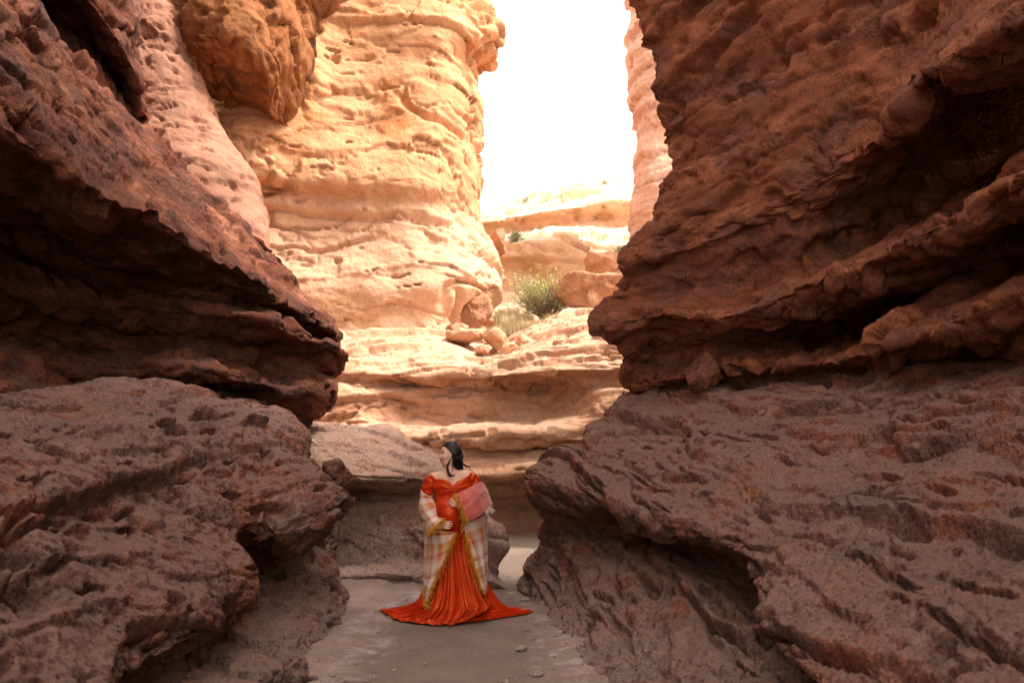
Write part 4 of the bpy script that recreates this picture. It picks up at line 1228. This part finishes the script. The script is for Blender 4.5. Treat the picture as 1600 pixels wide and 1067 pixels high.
# head
fb.ell(hp(-.012, 0, .022), (.094, .074, .092), .02, HR)
fb.ell(hp(.030, 0, -.030), (.062, .058, .078), .03, HR)
fb.ell(hp(.046, 0, -.088), (.030, .034, .026), .025, HR)              # chin
fb.cone(hp(-.01, .045, -.055), hp(.045, .018, -.088), .022, .018, .02)     # jaw
fb.cone(hp(-.01, -.045, -.055), hp(.045, -.018, -.088), .022, .018, .02)
fb.cone(hp(.080, 0, .008), hp(.098, 0, -.028), .0075, .0105, .012)    # nose
fb.ell(hp(.090, .010, -.034), (.009, .008, .007), .006, HR)
fb.ell(hp(.090, -.010, -.034), (.009, .008, .007), .006, HR)
fb.ell(hp(.070, .028, .022), (.018, .022, .007), .010, HR)            # brow
fb.ell(hp(.070, -.028, .022), (.018, .022, .007), .010, HR)
for s_ in (1, -1):
    fb.ell(hp(.086, .030 * s_, .006), (.014, .016, .010), 0, HR, carve=True)   # eye socket
    fb.ell(hp(.070, .030 * s_, .005), (.0125, .0135, .0115), .003, HR)         # eye
    fb.ell(hp(.066, .036 * s_, -.030), (.022, .024, .022), .02, HR)            # cheek
    fb.ell(hp(-.012, .072 * s_, -.005), (.018, .008, .028), .006, HR)          # ear
fb.ell(hp(.088, 0, -.056), (.011, .021, .0065), .006, HR)             # lips
fb.ell(hp(.086, 0, -.066), (.011, .019, .0075), .006, HR)
Vb, Fb = fb.mesh()

skin, nt = new_mat('skin')
at = nd(nt, 'ShaderNodeAttribute', attribute_name='tint')
bs = nd(nt, 'ShaderNodeBsdfPrincipled', i_Roughness=.5)
bs.inputs['Subsurface Weight'].default_value = .12
bs.inputs['Subsurface Radius'].default_value = (.012, .005, .003)
bs.inputs['Subsurface Scale'].default_value = 1.0
bs.inputs['Specular IOR Level'].default_value = .35
nt.links.new(at.outputs['Color'], bs.inputs['Base Color'])
nt.links.new(bs.outputs[0], nd(nt, 'ShaderNodeOutputMaterial').inputs[0])
body = mesh_obj('body', Vb, Fb, skin, person)
hl = (Vb - HC) @ HR.T
colr = np.tile(np.array([.62, .35, .245, 1.0], np.float32), (len(Vb), 1))
n_ = fbm(Vb, .06, 2, seed=3)
colr[:, :3] *= (1 + n_ * .10)[:, None]


def paint(mask, c):
    colr[mask, :3] = c


near = lambda f, s_, u, rf, rs, ru: ((hl[:, 0] - f) / rf) ** 2 + ((hl[:, 1] - s_) / rs) ** 2 + ((hl[:, 2] - u) / ru) ** 2 < 1
paint(near(.09, 0, -.061, .02, .021, .0125), (.36, .06, .05))
for s_ in (1, -1):
    paint(near(.079, .030 * s_, .005, .016, .0145, .0075), (.62, .58, .55))
    paint(near(.084, .028 * s_, .005, .014, .009, .009), (.02, .012, .01))
    paint(near(.079, .030 * s_, .0125, .018, .019, .0050), (.02, .012, .01))
    paint(near(.078, .030 * s_, .0275, .024, .022, .0055), (.04, .022, .018))
a_ = body.data.color_attributes.new('tint', 'FLOAT_COLOR', 'POINT')
a_.data.foreach_set('color', colr.ravel())

# --- hair: long, straight, black, falling behind the visible cheek
fh = Field(HC - np.array([.20, .20, .36]), HC + np.array([.24, .20, .16]), .005)
fh.ell(hp(-.020, 0, .030), (.104, .086, .098), .02, HR)
fh.cone(hp(-.045, .02, .0), L_(714, 731, .03), .082, .052, .03)
fh.cone(hp(-.050, -.02, .0), L_(716, 733, .07), .080, .050, .03)
fh.cone(L_(714, 728, .02), L_(719, 736, .045), .050, .026, .03)
# cut the face free
sl, (X, Y, Z) = fh.win(fh.lo, fh.lo + fh.h * fh.n, 0)
q = (np.stack([X, Y, Z], -1) - HC) @ HR.T.astype(np.float32)
front = q[..., 0] - (.002 + .80 * np.clip(q[..., 2] + .0, 0, .2)) - .35 * np.abs(q[..., 1]) * 0 + .10 * np.clip(-q[..., 2], 0, .3)
fh.D = np.maximum(fh.D, front)
Vh, Fh = fh.mesh()
Vh = Vh + (fbm(Vh * np.array([1, 1, .12], np.float32), .018, 2, seed=6) * .004)[:, None] * np.array([1., .6, 0])
hair_m, nt = new_mat('black_hair')
tc = nd(nt, 'ShaderNodeTexCoord'); mp = nd(nt, 'ShaderNodeMapping'); mp.inputs['Scale'].default_value = (260, 260, 9)
nz = nd(nt, 'ShaderNodeTexNoise', i_Scale=1.0, i_Detail=3.0)
nt.links.new(tc.outputs['Object'], mp.inputs[0]); nt.links.new(mp.outputs[0], nz.inputs['Vector'])
bs = nd(nt, 'ShaderNodeBsdfPrincipled', i_Roughness=.38); bs.inputs['Specular IOR Level'].default_value = .28
nt.links.new(ramp(nt, nz.outputs[0], [(.35, (.004, .0035, .004)), (.7, (.014, .011, .012))]), bs.inputs['Base Color'])
bp = nd(nt, 'ShaderNodeBump', i_Strength=.7, i_Distance=.004)
nt.links.new(nz.outputs[0], bp.inputs['Height']); nt.links.new(bp.outputs[0], bs.inputs['Normal'])
nt.links.new(bs.outputs[0], nd(nt, 'ShaderNodeOutputMaterial').inputs[0])
hair = mesh_obj('hair', Vh, Fh, hair_m, person)
r = np.random.RandomState(12)
paths, rads = [], []
for k in range(170):                                   # strands lying over the mass
    a = r.uniform(-.2, 1.0)
    top = hp(.05 - .11 * r.uniform(), .045 * r.uniform(-.3, 1.1), .118)
    mid = hp(-.012 - .10 * r.uniform(), .086, -.01)
    e = L_(r.uniform(703, 724), r.uniform(724, 737), r.uniform(-.055, .03))
    m2 = (mid + e) / 2 + np.array([0, -.02, .01])
    C = np.array([top, mid, m2, e])
    S = spline(C[:, None, :], [5, 5, 5], 0)[:, 0]
    paths.append(S); rads.append(.0030)
for k in range(26):                                    # lock falling in front, onto the chest
    j = r.normal(size=3) * .004
    C = np.array([hp(.004, .074, .05), hp(.004, .084, -.02), L_(700.5, 727, -.085) + j, L_(702, 737, -.10) + j * 1.5,
                  L_(705 + r.uniform(-1, 2), 743, -.115) + j * 2, L_(711 + r.uniform(-3, 3), 741 + r.uniform(0, 2), -.11) + j])
    S = spline(C[:, None, :], [5, 5, 5, 5, 5], 0)[:, 0]
    paths.append(S); rads.append(.0030)
for k in range(14):                                    # wisp behind the far shoulder
    C = np.array([L_(720, 722, .06), L_(727, 728, .08), L_(732, 729, .07), L_(735, 732 + r.uniform(-1, 2), .05)])
    S = spline(C[:, None, :] + r.normal(size=(4, 1, 3)) * .004, [4, 4, 4], 0)[:, 0]
    paths.append(S); rads.append(.004)
V, F = tubes(paths, rads)
st = mesh_obj('strands', V, F, hair_m, hair)
st['kind'] = 'stuff'

# --- gown
velvet, nt = new_mat('orange_velvet')
tc = nd(nt, 'ShaderNodeTexCoord')
nz = nd(nt, 'ShaderNodeTexNoise', i_Scale=9.0, i_Detail=4.0); nt.links.new(tc.outputs['Object'], nz.inputs['Vector'])
bs = nd(nt, 'ShaderNodeBsdfPrincipled', i_Roughness=.33)
nt.links.new(ramp(nt, nz.outputs[0], [(.3, (.36, .016, .003)), (.7, (.50, .032, .005))]), bs.inputs['Base Color'])
bs.inputs['Specular IOR Level'].default_value = .9
bs.inputs['Specular Tint'].default_value = (1.0, .35, .12, 1)
bs.inputs['Sheen Weight'].default_value = .35
bs.inputs['Sheen Roughness'].default_value = .25
bs.inputs['Sheen Tint'].default_value = (1.0, .32, .08, 1)
bs.inputs['Anisotropic'].default_value = .5
nf = nd(nt, 'ShaderNodeTexNoise', i_Scale=240.0, i_Detail=2.0); nt.links.new(tc.outputs['Object'], nf.inputs['Vector'])
bp = nd(nt, 'ShaderNodeBump', i_Strength=.25, i_Distance=.002)
nt.links.new(nf.outputs[0], bp.inputs['Height']); nt.links.new(bp.outputs[0], bs.inputs['Normal'])
nt.links.new(bs.outputs[0], nd(nt, 'ShaderNodeOutputMaterial').inputs[0])

NA = 420
th = np.linspace(0, 2 * math.pi, NA, endpoint=False)          # 0 = picture right, -pi/2 = front


def ring(py, xl, xr, fr, bk, pw=1.0):
    a, b = L_(xl, py), L_(xr, py)
    cx, rx = (a[0] + b[0]) / 2, (b[0] - a[0]) / 2
    cy, ry = (fr + bk) / 2, (bk - fr) / 2
    c, s = np.cos(th), np.sin(th)
    return np.stack([cx + rx * np.sign(c) * np.abs(c) ** pw, cy + ry * np.sign(s) * np.abs(s) ** pw, np.full(NA, a[2])], -1)


def hem():
    pts = [(-math.pi / 2, 0, -.36), (-1.95, -.22, -.33), (-2.35, -.46, -.18), (-2.75, -.64, .02), (-3.05, -.77, .24), (-3.35, -.62, .38), (-3.9, -.35, .50),
           (-4.71, 0, .58), (-5.5, .35, .52), (-5.95, .62, .44), (-6.22, .80, .30), (-6.6, .62, .05), (-6.95, .45, -.16), (-7.35, .22, -.33)]
    A = np.array([p[0] for p in pts]); X = np.array([p[1] for p in pts]); Y = np.array([p[2] for p in pts])
    A2 = np.concatenate([A + 2 * math.pi, A, A - 2 * math.pi]); o = np.argsort(A2)
    A2, X2, Y2 = A2[o], np.tile(X, 3)[o], np.tile(Y, 3)[o]
    # smooth by resampling
    f = lambda V: np.interp(th, A2, V, period=None)
    x, y = f(X2), f(Y2)
    k = np.ones(9) / 9
    sm = lambda v: np.convolve(np.concatenate([v[-4:], v, v[:4]]), k, 'valid')
    return np.stack([sm(x), sm(y), np.full(NA, .012)], -1)


H = hem()
R0 = [ring(750, 679, 736, -.165, .115, .85), ring(756, 678, 736.5, -.178, .12, .85), ring(764, 677.5, 736, -.182, .12, .85),
      ring(771, 680, 733, -.165, .115, .9), ring(778, 681, 731, -.185, .11, .95), ring(788, 681, 729, -.25, .11), ring(800, 681.5, 727, -.278, .115),
      ring(811, 683, 726, -.262, .125), ring(820, 684, 727.5, -.215, .135), ring(828, 684, 729.5, -.165, .145), ring(838, 683.5, 731, -.14, .15),
      ring(856, 684, 733, -.14, .15), ring(880, 682, 740, -.165, .18), ring(905, 676, 750, -.21, .25), ring(928, 668, 761, -.265, .33)]
r_a = ring(944, 659, 771, -.31, .40)
R0.append(r_a)
mixr = lambda t, z: np.concatenate([(r_a * (1 - t) + H * t)[:, :2], np.full((NA, 1), z)], 1)
R0 += [mixr(.30, .075), mixr(.60, .040), mixr(.85, .022), H]
C = np.array(R0)
S = spline(C, [5, 5, 5, 5, 6, 6, 6, 6, 6, 6, 8, 10, 10, 10, 8, 6, 6, 6, 5], 0)
nl = S.shape[0]
rowt = spline(np.linspace(0, 1, len(R0))[:, None, None], [5, 5, 5, 5, 6, 6, 6, 6, 6, 6, 8, 10, 10, 10, 8, 6, 6, 6, 5], 0)[:, 0, 0] * (len(R0) - 1)
# pleats run down the skirt and spread with the train
ctr = S.mean(1, keepdims=True)
out = S - ctr; out[..., 2] = 0
out /= np.linalg.norm(out, axis=-1, keepdims=True) + 1e-6
tt = th[None, :] + 0 * rowt[:, None]; rt = rowt[:, None] + 0 * th[None, :]
px_, py_ = np.cos(tt), np.sin(tt)
wob = gn(px_ * 1.5, py_ * 1.5, rt * .13) * .5
pl = np.abs(gn(px_ * 4.2 + wob, py_ * 4.2, rt * .05)) * 1.7 - .4 + .45 * (np.abs(gn(px_ * 11 + wob * 2, py_ * 11, rt * .06 + 7)) * 1.6 - .35)
amp = np.interp(rowt, [0, 8, 9.5, 11, 13, 15, 17, 19], [0, 0, .005, .026, .062, .095, .085, .02])
S = S + out * (pl * amp[:, None])[..., None]
# cloth lying on the sand wrinkles upward
zf = np.interp(rowt, [14.5, 16, 18, 19], [0, .030, .028, .012])
S[..., 2] += zf[:, None] * (np.abs(gn(px_ * 6 + wob * 2, py_ * 6, rt * .5 + 3)) * 1.8)
fz = floor_z(S[..., 0] + BASE[0], S[..., 1] + BASE[1])[0]
S[..., 2] += fz * np.interp(rowt, [13, 16, 17], [0, .8, 1])[:, None]     # the train follows the ground
# gathers: bust knot, under-bust and side ruching
kb = np.interp(rowt, [0, .5, 3.2, 4.5, 9, 11], [0, .6, 1, .8, .2, 0])
fr = np.clip(-py_, 0, 1)
xk = S[..., 0] - L_(711, 762)[0]; zk = S[..., 2] - L_(711, 762)[2]
ang = np.arctan2(zk, np.abs(xk) + .02)
S = S + out * (kb[:, None] * .010 * np.sin(ang * 15 + gn(px_ * 3, py_ * 3, rt * .4) * 2.0) * np.exp(-(rt - 2.2) ** 2 / 3.0))[..., None]
S = S + out * (np.exp(-((rt - 4.0) / 1.3) ** 2) * .006 * np.sin(S[..., 2] * 190 + 25 * S[..., 0] + 3 * gn(px_ * 4, py_ * 4, rt)))[..., None]
# sweetheart neckline: the top edge dips in the middle
xc = S[..., 0] - L_(710, 755)[0]
dip = np.exp(-(xc / .035) ** 2) * .045 * fr - .022 * sstep(.08, .19, np.abs(xc)) * fr - .012 * fr * np.exp(-((np.abs(xc) - .10) / .05) ** 2)
top = np.interp(rowt, [0, 2.2], [1, 0])
S[..., 2] -= dip * top[:, None]
F = grid_faces(nl, NA, True)
dress = mesh_obj('gown', S.reshape(-1, 3), F, velvet, person)
dress.modifiers.new('thickness', 'SOLIDIFY').thickness = .004
tag(dress, 'red-orange velvet mermaid gown with a spreading train')


def sleeve(path, rad, seed):
    C = np.array(path)
    S = spline(C[:, None, :], [8] * (len(C) - 1), 0)[:, 0]
    rr = np.interp(np.linspace(0, len(C) - 1, len(S)), np.arange(len(C)), rad)
    t = np.gradient(S, axis=0); t /= np.linalg.norm(t, axis=1, keepdims=True)
    a = np.cross(t, [0, 1, 0]); a /= np.linalg.norm(a, axis=1, keepdims=True); b = np.cross(t, a)
    g = np.linspace(0, 2 * math.pi, 64, endpoint=False)
    V = S[:, None, :] + rr[:, None, None] * (a[:, None, :] * np.cos(g)[None, :, None] + b[:, None, :] * np.sin(g)[None, :, None])
    i = np.arange(len(S))[:, None]
    w = .006 * np.sin(i * 1.1 + 2.2 * np.cos(g)[None] + 3 * gn(np.cos(g)[None] * 2, np.sin(g)[None] * 2, i * .25 + seed))
    V = V + (V - S[:, None, :]) / rr[:, None, None] * w[..., None]
    o = mesh_obj('sleeve', V.reshape(-1, 3), grid_faces(len(S), 64, True), velvet, dress)
    o.modifiers.new('thickness', 'SOLIDIFY').thickness = .003


sleeve([L_(681, 747, -.015), L_(674, 751, -.005), L_(668.5, 764, .01), L_(666, 778, .025), L_(666, 790, .03)], [.052, .064, .066, .060, .052], 1)
sleeve([L_(731, 744, -.015), L_(738, 748, -.005), L_(744, 760, .01), L_(750, 774, .02), L_(754, 785, .02)], [.052, .064, .064, .060, .052], 5)
# bands that carry the neckline from the bust to the arms
for pts, sd in (([(676, 742, -.05), (683, 749, -.10), (694, 753, -.155), (706, 757, -.178)], 2), ([(737, 737.5, -.045), (731, 744, -.10), (722, 750, -.15), (713, 757, -.178)], 3)):
    pth = spline(np.array([L_(*p) for p in pts])[:, None, :], [10] * 3, 0)[:, 0]
    V, F = tubes([pth], [np.full(len(pth), .012)], 10)
    V = V.reshape(len(pth), 10, 3); cV = V.mean(1, keepdims=True)
    V = cV + (V - cV) * np.array([1, .7, 1.9]) - np.array([0, -.006, .018])
    mesh_obj('neckline_band', V.reshape(-1, 3), F, velvet, dress)

# --- plaid shawl
def plaid_mat(name, base, sets):
    m, nt = new_mat(name)
    uvn = nd(nt, 'ShaderNodeUVMap')
    mr = nd(nt, 'ShaderNodeMapping'); mr.inputs['Rotation'].default_value = (0, 0, .22); nt.links.new(uvn.outputs[0], mr.inputs[0])
    sx = nd(nt, 'ShaderNodeSeparateXYZ'); nt.links.new(mr.outputs[0], sx.inputs[0])
    col = None
    def stripes(axis, stops):
        fr = nd(nt, 'ShaderNodeMath', operation='FRACT'); nt.links.new(sx.outputs[axis], fr.inputs[0])
        return ramp(nt, fr.outputs[0], stops, 'CONSTANT')
    a = stripes(0, sets[0]); b = stripes(1, sets[1])
    col = mixc(nt, a, b, .5)
    nf = nd(nt, 'ShaderNodeTexNoise', i_Scale=140.0, i_Detail=3.0)
    tc = nd(nt, 'ShaderNodeTexCoord'); nt.links.new(tc.outputs['Object'], nf.inputs['Vector'])
    col = mixc(nt, col, ramp(nt, nf.outputs[0], [(.3, .78), (.7, 1.2)]), 1.0, 'MULTIPLY')
    bp = nd(nt, 'ShaderNodeBump', i_Strength=.5, i_Distance=.003); nt.links.new(nf.outputs[0], bp.inputs['Height'])
    bs = nd(nt, 'ShaderNodeBsdfPrincipled', i_Roughness=.95); bs.inputs['Sheen Weight'].default_value = .25
    bs.inputs['Specular IOR Level'].default_value = .15
    nt.links.new(col, bs.inputs['Base Color']); nt.links.new(bp.outputs[0], bs.inputs['Normal'])
    nt.links.new(bs.outputs[0], nd(nt, 'ShaderNodeOutputMaterial').inputs[0])
    return m


cr, ta, ru, wh, pk = (.50, .28, .15), (.46, .19, .045), (.40, .06, .022), (.66, .50, .44), (.48, .10, .06)
M_plaid = plaid_mat('plaid_wool', cr, ([(0, ta), (.22, cr), (.30, ru), (.38, cr), (.46, wh), (.64, cr), (.72, ru), (.80, pk), (.86, cr)],
                                       [(0, wh), (.20, cr), (.28, ru), (.36, wh), (.56, ta), (.74, cr), (.82, ru), (.90, cr)]))
rose, rose2 = (.44, .085, .065), (.52, .13, .10)
M_rose = plaid_mat('rose_wool', rose, ([(0, rose), (.3, rose2), (.42, rose), (.7, rose2), (.8, rose)], [(0, rose2), (.35, rose), (.5, (.58, .20, .15)), (.6, rose)]))
M_fringe = plain_mat('mustard_fringe', (.42, .17, .014), (.60, .28, .03), 60, .9)


def cloth_panel(rows, nu, nv, fold, seed, ulen, vlen, fdir=0, uoff=0.0):
    C = np.array([[L_(*p) for p in r_] for r_ in rows])
    S = spline(spline(C, [nu] * (C.shape[0] - 1), 0), [nv] * (C.shape[1] - 1), 1)
    N = normals(S)
    if (N[..., 1]).mean() > 0: N = -N
    u = np.linspace(0, 1, S.shape[0])[:, None]; v = np.linspace(0, 1, S.shape[1])[None, :]
    w = np.sin(v * 17 + seed + 1.5 * u) * .6 + np.abs(gn(v * 6 + seed, u * 1.3, seed)) * 1.3 if fdir == 0 else np.sin(u * 13 + seed + v) * .5 + gn(v * 3, u * 5, seed)
    S = S + N * (w * fold * np.minimum(1, .35 + u if fdir == 0 else 1))[..., None]
    uv = np.stack([v * vlen + uoff + 0 * u, u * ulen + 0 * v], -1).reshape(-1, 2)
    return S, uv


panels = []
A_, uvA = cloth_panel([[(667, 757, .07), (660, 766, -.03), (666, 771, -.09), (676, 776, -.09)],
                       [(656, 782, .08), (656, 790, -.06), (667, 790, -.13), (683, 788, -.13)],
                       [(661, 804, .06), (664, 808, -.12), (676, 806, -.20), (691, 801, -.19)],
                       [(668, 826, -.02), (673, 828, -.19), (684, 820, -.285), (696, 808, -.27)]], 12, 12, .011, 1.0, 1.7, 1.1, 1)
B_, uvB = cloth_panel([[(664, 808, .04), (674, 816, -.12), (690, 825, -.22), (713, 828, -.235)],
                       [(665, 845, .03), (677, 849, -.10), (691, 852, -.20), (706, 850, -.235)],
                       [(663, 880, .02), (672, 884, -.10), (683, 886, -.20), (694, 880, -.25)],
                       [(661, 905, .02), (667, 912, -.09), (674, 916, -.19), (681, 908, -.26)],
                       [(663, 912, .04), (666, 926, -.06), (670, 935, -.17), (671, 936, -.24)]], 12, 14, .014, 2.0, 2.0, 1.3)
D_, uvD = cloth_panel([[(724, 797, -.265), (737, 800, -.22), (748, 798, -.15), (757, 796, -.05), (760, 794, .06)],
                       [(730, 831, -.25), (740, 832, -.20), (750, 832, -.13), (757, 832, -.04), (760, 832, .06)],
                       [(739, 862, -.25), (746, 864, -.19), (752, 866, -.12), (757, 866, -.03), (759, 866, .06)],
                       [(747, 888, -.26), (751, 890, -.20), (755, 892, -.13), (757, 892, -.04), (758, 892, .06)],
                       [(756, 915, -.28), (757, 919, -.22), (758, 923, -.15), (758, 925, -.05), (758, 924, .05)]], 12, 12, .013, 4.0, 2.2, 1.0, 0, .35)
E_, uvE = cloth_panel([[(760, 790, .06), (752, 784, .16), (730, 780, .22), (700, 780, .22), (672, 786, .17), (658, 790, .08)],
                       [(760, 832, .06), (750, 832, .19), (728, 834, .25), (700, 834, .25), (675, 834, .19), (665, 832, .04)],
                       [(759, 880, .06), (750, 882, .22), (728, 884, .29), (700, 884, .29), (676, 884, .22), (663, 882, .03)],
                       [(758, 922, .05), (750, 922, .28), (728, 924, .36), (700, 924, .36), (676, 922, .28), (662, 912, .04)]], 8, 8, .010, 6.0, 1.8, 2.2)
Vs, Fs_, UV, base = [], [], [], 0
for S_, uv in ((A_, uvA), (B_, uvB), (D_, uvD), (E_, uvE)):
    Vs.append(S_.reshape(-1, 3)); UV.append(uv); Fs_.append(grid_faces(*S_.shape[:2]) + base); base += S_.shape[0] * S_.shape[1]
shawl = mesh_obj('shawl', np.concatenate(Vs), np.concatenate(Fs_), M_plaid, person, uv=np.concatenate(UV))
shawl.modifiers.new('thickness', 'SOLIDIFY').thickness = .007
tag(shawl, 'cream, tan and rust plaid wool shawl with mustard fringe')
C_, uvC = cloth_panel([[(716, 769, -.275), (728, 764, -.265), (740, 757.5, -.18), (750, 753, -.03), (757, 757, .10)],
                       [(721, 782, -.315), (734, 777, -.305), (746, 770, -.22), (756, 767, -.05), (762, 771, .09)],
                       [(728, 797, -.325), (740, 793, -.31), (751, 786, -.22), (761, 781, -.06), (767, 784, .07)],
                       [(734, 810, -.315), (744, 806, -.30), (755, 800, -.22), (764, 794, -.08), (769, 797, .06)]], 12, 12, .005, 3.0, 1.0, 1.6, 1)
fold = mesh_obj('folded_end', C_.reshape(-1, 3), grid_faces(*C_.shape[:2]), M_rose, shawl, uv=uvC)
fold.modifiers.new('thickness', 'SOLIDIFY').thickness = .007
fold['label'] = 'rose pink folded end of the shawl'

r = np.random.RandomState(44)
def fringe(edges, mat, ln, n, name='fringe', rad=.0028, side=None):
    paths, rads = [], []
    for E, dirn in edges:
        k = np.linspace(0, len(E) - 1, n)
        for i in k:
            i0 = int(min(i, len(E) - 2)); p = E[i0] + (E[i0 + 1] - E[i0]) * (i - i0)
            for q in range(4):
                d = nrm(np.array(dirn) + r.normal(size=3) * .45)
                l = ln * r.uniform(.6, 1.25)
                p0 = p + r.normal(size=3) * .004
                p1 = p0 + d * l * .5 + np.array([0, -.010, -.002]) + r.normal(size=3) * .006
                p2 = p1 + d * l * .35 + np.array([0, -.004, -.5 * l]) + r.normal(size=3) * .008
                paths.append([p0, (p0 + p1) / 2 + np.array([0, -.006, .004]), p1, (p1 + p2) / 2 + r.normal(size=3) * .003, p2]); rads.append(np.array([1, 1, .9, .8, .6]) * rad)
    V, F = tubes(paths, rads, 5)
    o = mesh_obj(name, V, F, mat, shawl)
    o['kind'] = 'stuff'


fringe([(A_[-1, 6:], (.55, -.3, -.35)), (B_[:, -1], (.5, -.35, -.25)), (B_[-1, :], (.1, -.2, -.8)), (C_[:, 0], (-.45, -.35, -.35)), (D_[:, 0], (-.45, -.3, -.3))], M_fringe, .034, 40)
fringe([(C_[-1, 30:], (.35, 0, -.7))], plain_mat('pale_tassel', (.62, .45, .38), (.70, .55, .48)), .03, 14, 'tassels', .0022)
